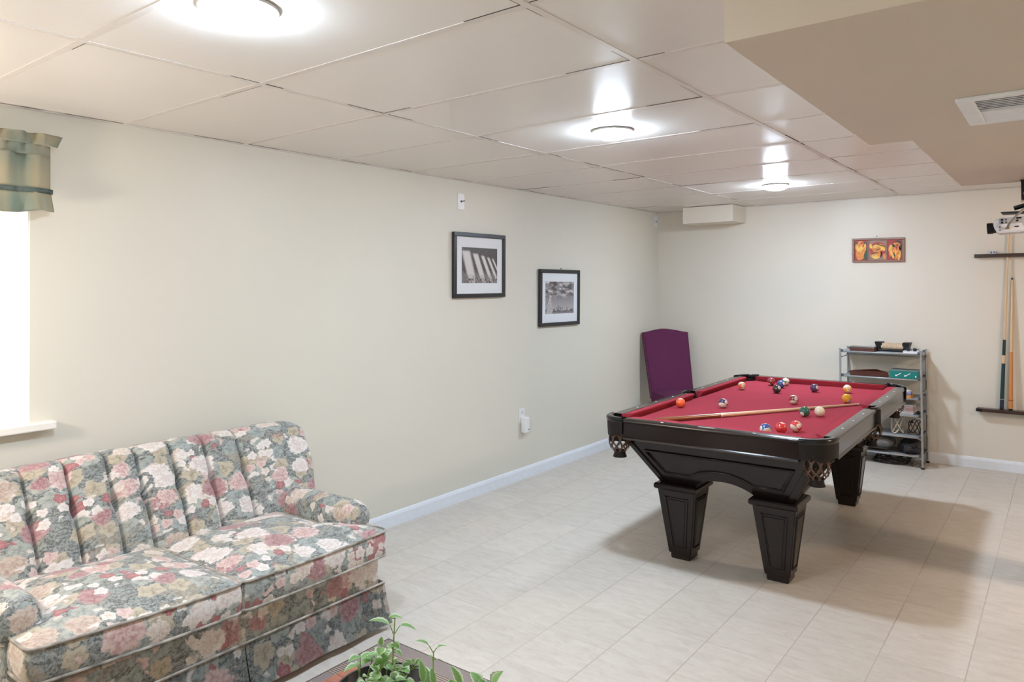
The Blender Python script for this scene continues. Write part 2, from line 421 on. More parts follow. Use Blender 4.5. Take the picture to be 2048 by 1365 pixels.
# ceiling: lay-in tiles on a metal grid
XA, Y0, S2 = -1.1351, .9567, .6096
bm = B()
xs = [x for x in [XA + 2 * S2 * k for k in range(-3, 5)] if XW < x < XR]; xs = [XW] + xs + [XR]
ys = [Y0 + S2 * k for k in range(-7, 12)]; ys = [YF] + [y for y in ys if YF < y < YB] + [YB]
rnd = random.Random(3)
for i in range(len(xs) - 1):
    for j in range(len(ys) - 1):
        x0, x1, y0, y1 = xs[i], xs[i + 1], ys[j], ys[j + 1]
        nx, ny = 8, 4; sag = rnd.uniform(-.0012, .0012); tx, ty = rnd.uniform(-.0008, .0008), rnd.uniform(-.0008, .0008)
        vs = [[bm.verts.new((lerp(x0, x1, a / nx), lerp(y0, y1, b / ny),
               CZ + .004 - sag * math.sin(PI * a / nx) * math.sin(PI * b / ny) + tx * (a / nx - .5) + ty * (b / ny - .5))) for a in range(nx + 1)] for b in range(ny + 1)]
        for b in range(ny):
            for a in range(nx):
                f = bm.faces.new((vs[b][a], vs[b + 1][a], vs[b + 1][a + 1], vs[b][a + 1])); f.smooth = True
bx2(bm, (XW - T, YF - .1, CZ + .012), (XR + .1, YB + .1, CZ + .1))
for x in xs[1:-1]: box(bm, (x, (YF + YB) / 2, CZ + .004), (.024, YB - YF, .004), mi=1)
for y in ys[1:-1]:
    for a, b in zip(xs[:-1], xs[1:]): box(bm, ((a + b) / 2, y, CZ + .0042), (b - a - .026, .024, .0036), mi=1)
box(bm, (XW + .011, (YF + YB) / 2, CZ + .001), (.022, YB - YF, .004), mi=1); box(bm, ((XW + XR) / 2, YB - .011, CZ + .001), (XR - XW, .022, .004), mi=1)
for x in xs[:-1]:            # thin dark strips standing for the shade in tile gaps near the crossings
    for y in ys[1:-1]:
        if not (-1.0 < y and x < 1): continue
        for dx, dy in ((1, 0), (-1, 0), (0, 1), (0, -1)):
            if rnd.random() < .72 and not (x == XW and dx < 0):
                ln = rnd.uniform(.05, .30); d0 = .014; wd = .0032 if dx else .0036
                if dx: box(bm, (x + dx * (d0 + ln / 2), y + .0138 * rnd.choice((1, 1, -1)), CZ + .0034), (ln, wd, .0014), mi=2)
                else: box(bm, (x + (.0138 * rnd.choice((1, 1, -1)) if x != XW else .0245), y + dy * (d0 + ln / 2), CZ + .0034), (wd, ln, .0014), mi=2)
struct('ceiling', bm, [TILE, TBAR, plain('ceiling_gap_shade', (.05, .045, .04), .9, .2)])

# dropped soffit on the right and the boxed-in duct in the far corner
SZ = 2.1
bm = B()
prism(bm, [(-.648, 1.70, SZ), (-.655, 3.36, SZ), (-.497, 3.36, SZ), (-.505, 5.17, SZ), (XR, 5.17, SZ), (XR, 1.70, SZ)], (0, 0, CZ - SZ + .003))
struct('trim_1', bm, SOFFITP)
bm = B(); bx2(bm, (-2.99, 6.69, 2.107), (-2.49, YB, CZ)); struct('trim_2', bm, m_paint('duct_box_paint', (.74, .68, .585), .4))

bm = B(); bx2(bm, (.20, 4.435, 0), (.30, 4.650, SZ)); struct('shadow_pillar', bm, SOFFITP)      # unseen post right of the frame, added to cast the floor's shadow band

def baseboard(name, a, b, nrm):
    bm = B(); a, b, n = Vector(a), Vector(b), Vector(nrm)
    prof = [(0, 0), (.014, 0), (.014, .066), (.011, .076), (.008, .084), (.004, .088), (0, .088)]
    loft(bm, [[p + n * u + Vector((0, 0, w)) for u, w in prof] for p in (a, b)])
    struct(name, bm, WHITE)
baseboard('baseboard_left', (XW, YF, 0), (XW, YB - .0, 0), (1, 0, 0))
baseboard('baseboard_back', (XW + .014, YB, 0), (XR, YB, 0), (0, -1, 0))

# window: white liner, sash, glass, sill
bm = B()
bx2(bm, (XW - T, WY1 - .008, WZ0), (XW - .001, WY1, WZ1)); bx2(bm, (XW - T, WY0, WZ0), (XW - .001, WY0 + .008, WZ1))
bx2(bm, (XW - T, WY0, WZ1 - .008), (XW - .001, WY1, WZ1))
struct('trim_3', bm, REVEAL)
bm = B()
bx2(bm, (XW - T, WY0, WZ0 - .035), (XW, WY1, WZ0)); bx2(bm, (XW, WY0 - .1, WZ0 - .035), (XW + .05, WY1 + .085, WZ0 - .002), bev=.005)
struct('trim_4', bm, m_paint('sill_white', (.83, .81, .76), .35))
bm = B()
xg = XW - .375
for a, b in (((xg, WY1 - .058, WZ0), (xg + .05, WY1 - .008, WZ1 - .008)), ((xg, WY0 + .008, WZ0), (xg + .05, WY0 + .058, WZ1 - .008)),
             ((xg, WY0 + .058, WZ0), (xg + .05, WY1 - .058, WZ0 + .05)), ((xg, WY0 + .058, WZ1 - .058), (xg + .05, WY1 - .058, WZ1 - .008)),
             ((xg + .005, (WY0 + WY1) / 2 - .025, WZ0 + .05), (xg + .045, (WY0 + WY1) / 2 + .025, WZ1 - .058))): bx2(bm, a, b, bev=.004)
w1 = struct('window_1', bm, REVEAL)
bm = B(); bx2(bm, (xg + .02, WY0 + .05, WZ0 + .045), (xg + .026, WY1 - .05, WZ1 - .05)); struct('window_glass', bm, GLASS, parent=w1)

# ------------------------------------------------------------------ ceiling lights
LEDS = []
def ceiling_light(x, y, label, R=.1, k=1.):
    LEDS.append((emit('led_lens_glow', (1, 1, 1), 1.), k))
    t = thing('ceiling_light', label, 'ceiling light', (x, y, CZ - .0), 0, 'round LED ceiling lights')
    bm = B(); lathe(bm, [(R, .002), (R, -.003), (R - .002, -.005), (R - .009, -.006), (R - .011, -.004), (R - .011, .002)], seg=56)
    obj('trim_ring', bm, PLASTICW, t, autos=40)
    r = R - .011
    bm = B(); lathe(bm, [(r, -.003), (r * .985, -.013), (r * .92, -.022), (r * .78, -.030), (r * .55, -.036), (r * .28, -.039), (.002, -.040)], seg=44)
    obj('lens', bm, LEDS[-1][0], t, smooth=True)
ceiling_light(-1.752, 1.10, 'round glowing ceiling light nearest the floral sofa and window', .105, .78)
ceiling_light(-1.749, 3.108, 'middle of the three round glowing ceiling lights in a line', .1, 1.06)
ceiling_light(-1.757, 5.621, 'round glowing ceiling light closest to the back wall', .097, 1.32)

# supply grille on the soffit
t = thing('air_vent', 'white rectangular air return grille on the tan soffit', 'vent', (-.03, 2.90, SZ))
bm = B(); W2, H2 = .245, .225
for a, b in (((-W2, -H2), (W2, -H2 + .034)), ((-W2, H2 - .034), (W2, H2)), ((-W2, -H2 + .034), (-W2 + .05, H2 - .034)), ((W2 - .05, -H2 + .034), (W2, H2 - .034))):
    bx2(bm, (*a, -.012), (*b, 0), bev=.003)
bx2(bm, (-W2 + .05, .0, -.010), (W2 - .05, .014, -.001))
obj('frame', bm, WHITE, t)
bm = B()
for k in range(15):
    y = -H2 + .040 + k * .0262
    if abs(y - .007) > .012: box(bm, (0, y, -.0045), (2 * W2 - .1, .020, .0015), RX(.62 if y < 0 else -.5))
obj('louvers', bm, WHITE, t)
bm = B(); bx2(bm, (-W2 + .05, -H2 + .034, -.0012), (W2 - .05, H2 - .034, -.0002)); obj('backing', bm, plain('vent_shadow_grey', (.30, .28, .26), .7, .1), t)

# ------------------------------------------------------------------ valance over the window
t = thing('valance', 'short ruffled green and gold valance hung above the window', 'curtain', (XW, .55, 1.83))
def fabric(name, z0, z1, depth0, depth1, ylo, yhi, mat, amp, freq, flare=0., ph=0., n=150, rows=10, zwave=0.):
    bm = B(); uvs = {}; V = []
    for i in range(rows + 1):
        r = []; q = i / rows
        for j in range(n + 1):
            s = j / n; y = lerp(ylo, yhi, s)
            edge = max(0., (s - .93) / .07)
            x = lerp(depth0, depth1, q) + amp * (.35 + .65 * (1 - q) if flare <= 0 else .3 + .9 * q) * (math.sin(freq * y + ph) * .6 + math.sin(freq * 1.73 * y + 1 + ph) * .4)
            x = lerp(x, .030, edge ** 3 * .5)
            yy = y + flare * (q if flare > 0 else -(1 - q)) * edge ** 2
            z = lerp(z1, z0, q) + zwave * q * math.sin(freq * .5 * y + .5)
            r.append(bm.verts.new((x, yy - .55, z - 1.83))); uvs[r[-1]] = (y, z)
        V.append(r)
    L = bm.loops.layers.uv.new('UVMap')
    for i in range(rows):
        for j in range(n):
            f = bm.faces.new((V[i][j], V[i][j + 1], V[i + 1][j + 1], V[i + 1][j])); f.smooth = True
            for l in f.loops: l[L].uv = uvs[l.vert]
    bmesh.ops.solidify(bm, geom=bm.faces[:], thickness=.002)
    return obj(name, bm, mat, t)
fabric('header_ruffle', 2.108, 2.157, .085, .098, -.22, 1.268, VAL, .024, 58, -.024, rows=5)
fabric('rod_pocket', 2.066, 2.110, .088, .088, -.22, 1.243, VAL, .007, 120, 0, rows=4)
fabric('drop', 1.925, 2.068, .086, .088, -.22, 1.243, VAL, .024, 37, 0, .4, rows=8)
fabric('ruffle_band', 1.911, 1.931, .0955, .0955, -.22, 1.252, VALD, .0085, 37, 0, .4, rows=2)
fabric('bottom_ruffle', 1.832, 1.916, .088, .100, -.22, 1.247, VAL, .030, 43, .012, .9, rows=8, zwave=.007)
bm = B(); tube(bm, [(.074, -.76, .258), (.074, .60, .258)], .008); tube(bm, [(.0, .60, .258), (.074, .60, .258)], .006); tube(bm, [(.0, -.76, .258), (.074, -.76, .258)], .008)
obj('rod', bm, PLASTICW, t)

# ------------------------------------------------------------------ wall plates
def wall_plate(label, loc, rz, cat='wall plate'):
    t = thing('wall_plate', label, cat, loc, rz)      # local +x points into the room
    bm = B(); bx2(bm, (0, -.036, -.058), (.006, .036, .058), bev=.003); obj('plate', bm, PLASTICW, t)
    return t
t = wall_plate('blank white wall plate with a wire stub above the first framed photograph', (XW, 3.893, 2.117), 0)
bm = B(); tube(bm, [(.004, .0, .0), (.016, .004, .0015), (.03, .012, .004)], .0035); obj('wire_stub', bm, CABLEG, t)
bm = B(); tube(bm, [(.005, 0, 0), (.0075, 0, 0)], .008, 12); obj('wire_hole', bm, BLACK, t)
t = wall_plate('white wall plate high in the far left corner under the ceiling', (XW, 6.975, 2.175), 0)
bm = B(); tube(bm, [(.004, .0, .0), (.016, .002, -.004), (.02, .006, -.012)], .0035); obj('wire_stub', bm, CABLEG, t)
bm = B(); tube(bm, [(.005, 0, 0), (.0075, 0, 0)], .008, 12); obj('wire_hole', bm, BLACK, t)
t = thing('power_outlet', 'white power outlet low on the left wall', 'outlet', (XW, 4.598, .495))
bm = B(); bx2(bm, (0, -.036, -.058), (.006, .036, .058), bev=.003); obj('plate', bm, PLASTICW, t)
bm = B(); bx2(bm, (.005, -.017, .008), (.009, .017, .040), bev=.003); obj('socket', bm, PLASTICW, t)
bm = B(); bx2(bm, (.0085, -.008, .020), (.0095, -.005, .030)); bx2(bm, (.0085, .005, .020), (.0095, .008, .030)); obj('socket_slots', bm, BLACK, t)
t = thing('plug_in_adapter', 'white plug-in device with a small dark light in the low outlet', 'plug-in device', (XW + .007, 4.612, .432))
bm = B(); bx2(bm, (.0, -.031, -.068), (.042, .031, .050), bev=.006, seg=3); obj('housing', bm, PLASTICW, t)
bm = B(); lathe(bm, [(.006, .0418), (.006, .0432), (.001, .0434)], (0, .016, -.045), 12, axis='X'); obj('indicator', bm, STEELD, t)

# ------------------------------------------------------------------ framed photographs
def photo_mat_beams():
    g = G('black_white_light_beams'); uv = g.uv(); s3 = g.n('ShaderNodeSeparateXYZ', {0: uv}); u, v = s3.outputs[0], s3.outputs[1]
    n = g.noise(g.n('ShaderNodeMapping', {0: uv, 3: (5, 12, 1)}).outputs[0], 4, 5, .6)
    base = g.ramp(n, [(.35, (.02, .015, .015)), (.6, (.10, .085, .08)), (.75, (.30, .27, .26))])
    tot = None
    for a0, w, sl in ((.10, .15, .22), (.34, .10, .30), (.52, .065, .36), (.66, .05, .40), (.77, .035, .44)):
        x = g.M('SUBTRACT', g.M('SUBTRACT', u, a0), g.M('MULTIPLY', g.M('SUBTRACT', .92, v), sl))
        m = g.n('ShaderNodeMapRange', {0: g.M('ABSOLUTE', x), 1: w * .5, 2: w * .9, 3: 1., 4: 0.}).outputs[0]
        m = g.M('MULTIPLY', m, g.n('ShaderNodeMapRange', {0: v, 1: .96 - a0 * .3, 2: .90 - a0 * .3, 3: 0., 4: 1.}).outputs[0])
        tot = m if tot is None else g.M('MAXIMUM', tot, m)
    tot = g.M('MULTIPLY', tot, g.n('ShaderNodeMapRange', {0: v, 1: .0, 2: .25, 3: .75, 4: 1.}).outputs[0])
    hz = g.M('MULTIPLY', g.n('ShaderNodeMapRange', {0: v, 1: .38, 2: .12, 3: 0., 4: .55}).outputs[0], g.ramp(n, [(.3, (.3, .3, .3)), (.7, (1, 1, 1))]))
    tot = g.M('MAXIMUM', tot, hz)
    col = g.mix(g.M('MULTIPLY', tot, g.n('ShaderNodeMapRange', {0: n, 3: .78, 4: 1.}).outputs[0]), base, (.70, .66, .65))
    cr = g.noise(g.n('ShaderNodeMapping', {0: uv, 3: (38, 12, 1)}).outputs[0], 1.2, 3)
    low = g.n('ShaderNodeMapRange', {0: v, 1: .26, 2: .10, 3: 0., 4: 1.}).outputs[0]
    col = g.mix(g.M('MULTIPLY', low, g.ramp(cr, [(.45, (0, 0, 0)), (.6, (1, 1, 1))])), col, (.035, .03, .03))
    g.set(color=col, rough=.35); return g.m
def photo_mat_sky():
    g = G('black_white_clouds_over_city'); uv = g.uv(); s3 = g.n('ShaderNodeSeparateXYZ', {0: uv}); u, v = s3.outputs[0], s3.outputs[1]
    n = g.noise(g.n('ShaderNodeMapping', {0: uv, 3: (3.2, 5, 1)}).outputs[0], 1.6, 6, .6)
    hi = g.n('ShaderNodeMapRange', {0: v, 1: .45, 2: .62, 3: 0., 4: 1.}).outputs[0]
    cl = g.ramp(n, [(.42, (.08, .07, .075)), (.55, (.33, .30, .31)), (.66, (.78, .75, .75))])
    sky = g.n('ShaderNodeMapRange', {0: v, 1: .15, 2: .6, 3: .40, 4: .22}).outputs[0]
    col = g.mix(hi, g.n('ShaderNodeCombineXYZ', {0: sky, 1: g.M('MULTIPLY', sky, .93), 2: g.M('MULTIPLY', sky, .96)}).outputs[0], cl)
    b = g.n('ShaderNodeTexWhiteNoise', {1: g.M('FLOOR', g.M('MULTIPLY', u, 34.))}, noise_dimensions='1D').outputs[0]
    hgt = g.M('MULTIPLY_ADD', g.M('MULTIPLY', b, b), .20, .07)
    col = g.mix(g.M('LESS_THAN', v, hgt), col, g.ramp(b, [(.3, (.05, .045, .05)), (.8, (.16, .145, .15))]))
    col = g.mix(g.M('LESS_THAN', v, .055), col, (.20, .185, .19))
    g.set(color=col, rough=.35); return g.m
def framed(name, label, loc, w, h, tilt, photo, fw=.035, mw=.065, mh=.085, extra=None, roll=0.):
    t = thing(name, label, 'framed photograph', loc, 0)            # picture plane faces local +x
    t.rotation_euler = (roll, tilt, 0)
    bm = B()
    for a, b in (((-w, -h), (w, -h + fw)), ((-w, h - fw), (w, h)), ((-w, -h + fw), (-w + fw, h - fw)), ((w - fw, -h + fw), (w, h - fw))):
        bx2(bm, (0, *a), (.024, *b), bev=.003)
    obj('frame', bm, FRAMEB, t)
    bm = B(); bx2(bm, (.004, -w + fw, -h + fw), (.012, w - fw, h - fw)); obj('mat_board', bm, MAT, t)
    a, b = w - fw - mw, h - fw - mh
    bm = B(); vs = [bm.verts.new((.0135, y, z)) for y, z in ((-a, -b), (a, -b), (a, b), (-a, b))]
    f = bm.faces.new(vs); L = bm.loops.layers.uv.new('UVMap')
    for l, q in zip(f.loops, ((0, 0), (1, 0), (1, 1), (0, 1))): l[L].uv = q
    r = bmesh.ops.extrude_face_region(bm, geom=[f]); bmesh.ops.translate(bm, vec=(-.001, 0, 0), verts=[v for v in r['geom'] if isinstance(v, bmesh.types.BMVert)])
    o = obj('photo_print', bm, photo, t)
    if extra: extra(t, a, b)
    return t
framed('framed_photo', 'black framed monochrome photo of slanting light beams, higher of two', (XW + .004, 4.083, 1.664), .292, .2335, .012, photo_mat_beams(), .03, .062, .075)
def robe(t, a, b):
    bm = B()
    def P(u, v, x=.0142): return (x, lerp(-a, a, u), lerp(-b, b, v))
    prism(bm, [P(.01, .0), P(.24, .0), P(.245, .12), P(.21, .34), P(.205, .45), P(.16, .50), P(.10, .45), P(.05, .30)], (.0004, 0, 0))
    prism(bm, [P(.125, .49), P(.195, .49), P(.20, .545), P(.185, .585), P(.13, .585), P(.118, .54)], (.0004, 0, 0))
    g = G('pale_draped_figure'); s = g.n('ShaderNodeTexWave', {'Vector': g.n('ShaderNodeMapping', {0: g.obj(), 2: (.5, 0, 0)}).outputs[0], 'Scale': 22., 'Distortion': 6., 'Detail': 3.}, bands_direction='Y')
    g.set(color=g.ramp(s.outputs[1], [(.25, (.12, .11, .11)), (.5, (.62, .60, .60)), (.9, (.74, .71, .71))]), rough=.4)
    obj('printed_figure', bm, g.m, t)
framed('framed_photo', 'black framed monochrome photo of clouds over a skyline, lower of two', (XW + .004, 5.133, 1.411), .302, .236, .012, photo_mat_sky(), .03, .058, .072, robe, -.008)
def nail(label, loc, d):
    bm = B(); p = Vector((0, 0, 0)); q = Vector(d) * .012; tube(bm, [p, q], .0025, 8); tube(bm, [q, q + Vector(d) * .002], .005, 10)
    tag(obj('wall_nail', bm, STEELD, None, loc=loc), label, 'nail')
nail('small nail in the wall just above the lower framed photograph', (XW, 5.165, 1.656), (1, 0, 0))

# orange and red painting on the back wall: three abstract panels in one wooden frame
t = thing('framed_painting', 'small wood framed triptych of orange and yellow figures on red', 'painting', (-1.318, YB, 1.803))
t.rotation_euler = (0, .012, 0)
w, h, fw = .208, .106, .018
bm = B()
for a, b in (((-w, -h), (w, -h + fw)), ((-w, h - fw), (w, h)), ((-w, -h + fw), (-w + fw, h - fw)), ((w - fw, -h + fw), (w, h - fw))):
    bx2(bm, (a[0], -.022, a[1]), (b[0], 0, b[1]), bev=.003)
for x in (-.077, .072): bx2(bm, (x - .005, -.016, -h + fw), (x + .005, 0, h - fw), bev=.002)
obj('frame', bm, FRAMEW, t)
REDP = plain('painted_red', (.36, .035, .028), .5, .2, 40); ORP = plain('painted_orange', (.72, .24, .035), .5, .3, 45); YEP = plain('painted_yellow', (.80, .46, .08), .5, .25, 45)
DKP = plain('painted_dark', (.03, .025, .02), .5, .3, 40); TAUPE = plain('painted_taupe', (.30, .17, .13), .5, .15, 40); GRN = plain('painted_green', (.02, .07, .02), .5, .2)
def blob(bm, x, z, rx, rz, rot, y, mi, n=14):
    c, s = math.cos(rot), math.sin(rot); pts = []
    for k in range(n):
        a = 2 * PI * k / n; p, q = rx * math.cos(a), rz * math.sin(a); pts.append((x + p * c - q * s, y, z + p * s + q * c))
    prism(bm, pts, (0, .0005, 0), mi)
def panel(x0, x1, z0, z1, shapes, bg):
    bm = B(); bx2(bm, (x0, -.010, z0), (x1, -.002, z1), mi=0)
    for i, (x, z, rx, rz, rot, mi) in enumerate(shapes):
        blob(bm, lerp(x0, x1, x), lerp(z0, z1, z), rx, rz, rot, -.0108 - .0004 * (i % 9), mi)
    return obj('painted_panel', bm, [bg, ORP, YEP, DKP, GRN, REDP], t)
panel(-.190, -.082, -.088, .088, [(.85, .3, .014, .062, 0, 4), (.22, .80, .014, .024, .3, 3), (.78, .80, .018, .022, 0, 3), (.46, .82, .026, .028, 0, 1), (.42, .35, .034, .062, -.1, 1),
      (.2, .62, .013, .036, .2, 2), (.78, .62, .011, .040, -.1, 2), (.50, .55, .02, .03, 0, 2), (.66, .40, .013, .045, -.35, 1), (.36, .14, .012, .022, .1, 2), (.60, .16, .013, .02, 0, 5), (.47, .40, .010, .016, .2, 3), (.46, .14, .024, .012, 0, 2), (.55, .86, .012, .008, .5, 5)], REDP)
panel(-.072, .067, -.088, .088, [(.5, .5, .066, .072, 0, 5), (.10, .70, .012, .022, .2, 2), (.55, .60, .052, .034, .25, 1), (.42, .70, .030, .016, .35, 2), (.76, .62, .016, .036, .6, 2), (.35, .40, .012, .030, 0, 1), (.38, .18, .036, .020, -.2, 2),
      (.55, .34, .018, .026, .2, 1), (.36, .36, .026, .005, .1, 3), (.70, .35, .004, .030, .1, 3), (.74, .22, .020, .008, .5, 3), (.88, .20, .012, .024, .2, 1), (.52, .52, .034, .004, .4, 3), (.66, .74, .040, .004, -.3, 3), (.30, .27, .012, .010, 0, 5)], TAUPE)
panel(.077, .190, -.088, .088, [(.72, .84, .026, .020, -.3, 3), (.88, .62, .012, .030, 0, 3), (.62, .76, .030, .018, -.1, 1), (.66, .73, .012, .008, .2, 5), (.36, .68, .018, .016, .3, 3), (.20, .56, .016, .036, -.1, 2), (.45, .50, .017, .026, 0, 1),
      (.16, .35, .008, .034, .1, 1), (.32, .26, .010, .040, .35, 2), (.52, .36, .016, .022, 0, 2), (.76, .48, .014, .034, 0, 1), (.64, .24, .010, .044, -.25, 1), (.80, .20, .010, .040, -.2, 2), (.44, .22, .006, .03, 0, 3)], REDP)
nail('small nail in the wall above the orange painting', (-1.325, YB, 1.925), (0, -1, 0))

# ------------------------------------------------------------------ pool table
TX, TY, TR = -1.470, 4.605, .016
PT = thing('pool_table', 'dark espresso pool table with red cloth and leather net pockets', 'pool table', (TX, TY, 0), TR)
HW, HL, ZT, ZB, ZF = .592, 1.135, .797, .690, .762     # half width, half length, rail top, rail bottom, cloth
def sect(u0, u1, axis, sgn, prof, mit=None):
    """rail profile swept between u0 and u1; profile = (outward distance, z); axis 'x' means the rail runs along x"""
    rings = []
    for e, u in enumerate((u0, u1)):
        r = []
        for i, (d, z) in enumerate(prof):
            uu = u + (mit[e][i] if mit else 0)
            r.append((uu, sgn * d, z) if axis == 'x' else (sgn * d, uu, z))
        rings.append(r)
    return rings
def rail(axis, sgn, u0, u1, half, sights, plate=False, m0=.05, m1=.05, k0=1., k1=1.):
    o = half
    prof = [(o - .062, ZT - .03), (o - .062, ZT), (o - .010, ZT), (o - .003, ZT - .003), (o, ZT - .010), (o - .001, ZT - .018), (o - .006, ZT - .021),
            (o - .006, ZB + .014), (o, ZB + .010), (o + .002, ZB + .004), (o - .002, ZB), (o - .06, ZB), (o - .062, ZB + .01)]
    bm = B(); loft(bm, sect(u0, u1, axis, sgn, prof)); r = obj('rail', bm, ESPR, PT, autos=35)
    cp = [(o - .0615, ZT - .002), (o - .080, ZT + .001), (o - .104, ZT + .0015), (o - .107, ZT - .004), (o - .102, ZT - .012), (o - .088, ZF), (o - .0615, ZF)]
    mt = [[c * s for c in (0, .4, 1, 1, 1, .7, .0)] for s in (m0 * 1, -m1 * 1)]
    a0, a1 = u0 - .012 * k0, u1 + .012 * k1
    bm = B(); loft(bm, sect(a0, a1, axis, sgn, cp, mt)); obj('cushion', bm, CLOTH, r, autos=50)
    for u in sights:
        bm = B(); rx, ry = (.0085, .0055) if axis == 'x' else (.0055, .0085)
        c = (u, sgn * (o - .032), ZT) if axis == 'x' else (sgn * (o - .032), u, ZT)
        lathe(bm, [(1, 0.0), (1, .0006), (.8, .0009)], (0, 0, 0), 14); bmesh.ops.transform(bm, matrix=Matrix.Translation(c) @ Matrix.Diagonal((rx, ry, 1, 1)), verts=bm.verts)
        obj('sight', bm, SIGHT, r)
    if plate:
        bm = B(); c = Vector((0., sgn * (o - .032), ZT)); pts = []
        for k in range(20):
            a = 2 * PI * k / 20; pts.append(c + Vector((.046 * math.cos(a), .0095 * math.sin(a), 0)))
        prism(bm, pts, (0, 0, .001)); obj('name_plate', bm, PLATE, r)
SG = .2475
rail('x', -1, -.452, .452, HL, (-.24, .24), True); rail('x', 1, -.452, .452, HL, (-.24, 0, .24))
for s in (-1, 1):
    rail('y', s, -.985, -.062, HW, (-3 * SG, -2 * SG, -SG), m1=.022); rail('y', s, .062, .985, HW, (SG, 2 * SG, 3 * SG), m0=.022)
# cloth covered slate, cut away round the pockets
bm = B()
def bedpoly():
    pts = []
    cx, cy, a, b = HW - .062, HL - .062, .065, .05
    for sx, sy in ((1, -1), (1, 1), (-1, 1), (-1, -1)):
        arc = []
        for k in range(7):
            t = PI / 2 * k / 6
            arc.append((sx * (cx + .02 - .085 * math.sin(t + 0) ), sy * (cy + .02 - .085 * math.cos(t))))
        corner = [(sx * (cx), sy * (cy - .075)), (sx * (cx - .035), sy * (cy - .062)), (sx * (cx - .062), sy * (cy - .035)), (sx * (cx - .075), sy * cy)]
        side = [(sx * cx, sy * -.05 if sy < 0 else .05), (sx * (cx - .028), .045 * sy), (sx * (cx - .036), .02 * sy)]
        if (sx, sy) == (1, -1): pts += list(reversed(corner)) + [(cx, -.05), (cx - .03, -.04), (cx - .036, -.015)]
        elif (sx, sy) == (1, 1): pts += [(cx - .036, .015), (cx - .03, .04), (cx, .05)] + corner
        elif (sx, sy) == (-1, 1): pts += list(reversed(corner)) + [(-cx, .05), (-cx + .03, .04), (-cx + .036, .015)]
        else: pts += [(-cx + .036, -.015), (-cx + .03, -.04), (-cx, -.05)] + corner
    return pts
prism(bm, [(x, y, ZF - .03) for x, y in bedpoly()], (0, 0, .03)); obj('playing_bed', bm, CLOTH, PT)
bm = B(); bx2(bm, (-.50, -.98, ZB + .004), (.50, .98, ZF - .03)); obj('bed_frame', bm, BLACK, PT)

def pocket(sx, sy):
    t = bpy.data.objects.new('pocket', None); COL.objects.link(t); t.parent = PT; t.empty_display_size = .05
    cxn, cyn = (sx * (HW - .075), sy * (HL - .075)) if sy else (sx * (HW - .030), 0.)
    if sy:      # corner casting: a rounded corner with a fat rim
        path = []
        for k in range(19):
            a = PI / 2 * k / 18; e = .82
            path.append((sx * (.455 + (HW + .004 - .455) * math.sin(a) ** e), sy * (.985 + (HL + .004 - .985) * math.cos(a) ** e)))
    else:       # side casting: shallow bracket between the two side rails
        path = [(sx * (HW - .03 + .034 * math.cos(a)), .060 * math.sin(a) * sx) for a in [PI / 2 - PI * k / 18 for k in range(19)]]
    c = Vector((cxn, cyn)); rings = []
    P = [Vector(p) for p in path]
    def inward(p, d):
        v = (c - p).normalized(); return p + v * d
    for p in P:
        pr = [(-.003, ZT - .016), (-.006, ZT - .006), (-.003, ZT + .003), (.004, ZT + .006), (.030, ZT + .006), (.036, ZT + .002), (.036, ZT - .014), (.006, ZT - .024), (.0, ZT - .020)]
        if not sy: pr = [(d * .62, z) for d, z in pr]
        rings.append([(*inward(p, d), z) for d, z in pr])
    bm = B(); loft(bm, rings); obj('casting_rim', bm, BLKMETAL, t, autos=50)
    zb = ZB + .012
    bm = B(); rings = []
    for i, p in enumerate(P):
        wz = .006 * math.sin(i / (len(P) - 1) * PI * 3)
        rings.append([(*inward(p, -.001), ZT - .018), (*inward(p, .0), (ZT + zb) / 2), (*inward(p, .003), zb + wz), (*inward(p, .010), zb + wz), (*inward(p, .008), ZT - .018)])
    loft(bm, rings); obj('leather_skirt', bm, BLKLEATHER, t, autos=50)
    # dark leather throat and the woven net below
    cc = (cxn - sx * .004, cyn - sy * .004, 0) if sy else (sx * (HW - .036), 0, 0)
    R = .055 if sy else .050
    bm = B(); lathe(bm, [(R, ZT - .012), (R, ZB - .02), (R - .004, ZB - .02), (R - .004, ZT - .012)], cc, 28, caps=False)
    obj('throat', bm, BLKLEATHER, t, smooth=True)
    prof = [(R + .001, ZB + .018), (R + .003, ZB - .02), (R + .001, ZB - .045), (R - .008, ZB - .066), (R - .022, ZB - .080)]
    def rad(z):
        for (r0, z0), (r1, z1) in zip(prof, prof[1:]):
            if z1 <= z <= z0: return lerp(r0, r1, (z0 - z) / (z0 - z1))
        return prof[-1][0]
    bm = B()
    for fam in (-1, 1):
        for k in range(9):
            a0 = 2 * PI * k / 9; A = []; Bp = []
            for i in range(13):
                q = i / 12; z = lerp(ZB + .018, ZB - .082, q); a = a0 + fam * (1.05 * q + .10 * math.sin(q * PI * 3)); r = rad(z) + .0012 * fam * math.cos(q * PI * 5)
                hw_ = lerp(.0066, .0042, q) / r
                A.append([(cc[0] + (r + dr) * math.cos(a + da), cc[1] + (r + dr) * math.sin(a + da), z) for da, dr in ((-hw_, 0), (hw_, 0), (hw_, .0022), (-hw_, .0022))])
            loft(bm, A)
    obj('net', bm, BRNLEATHER, t)
    bm = B(); rc = R - .022
    lathe(bm, [(rc + .002, ZB - .078), (rc - .002, ZB - .088), (rc, ZB - .100), (rc + .005, ZB - .112), (rc + .004, ZB - .114), (rc - .004, ZB - .104), (rc - .004, ZB - .080)], cc, 22, caps=False)
    obj('net_collar', bm, BLKLEATHER, t, smooth=True)
for sx in (-1, 1):
    for sy in (-1, 0, 1): pocket(sx, sy)

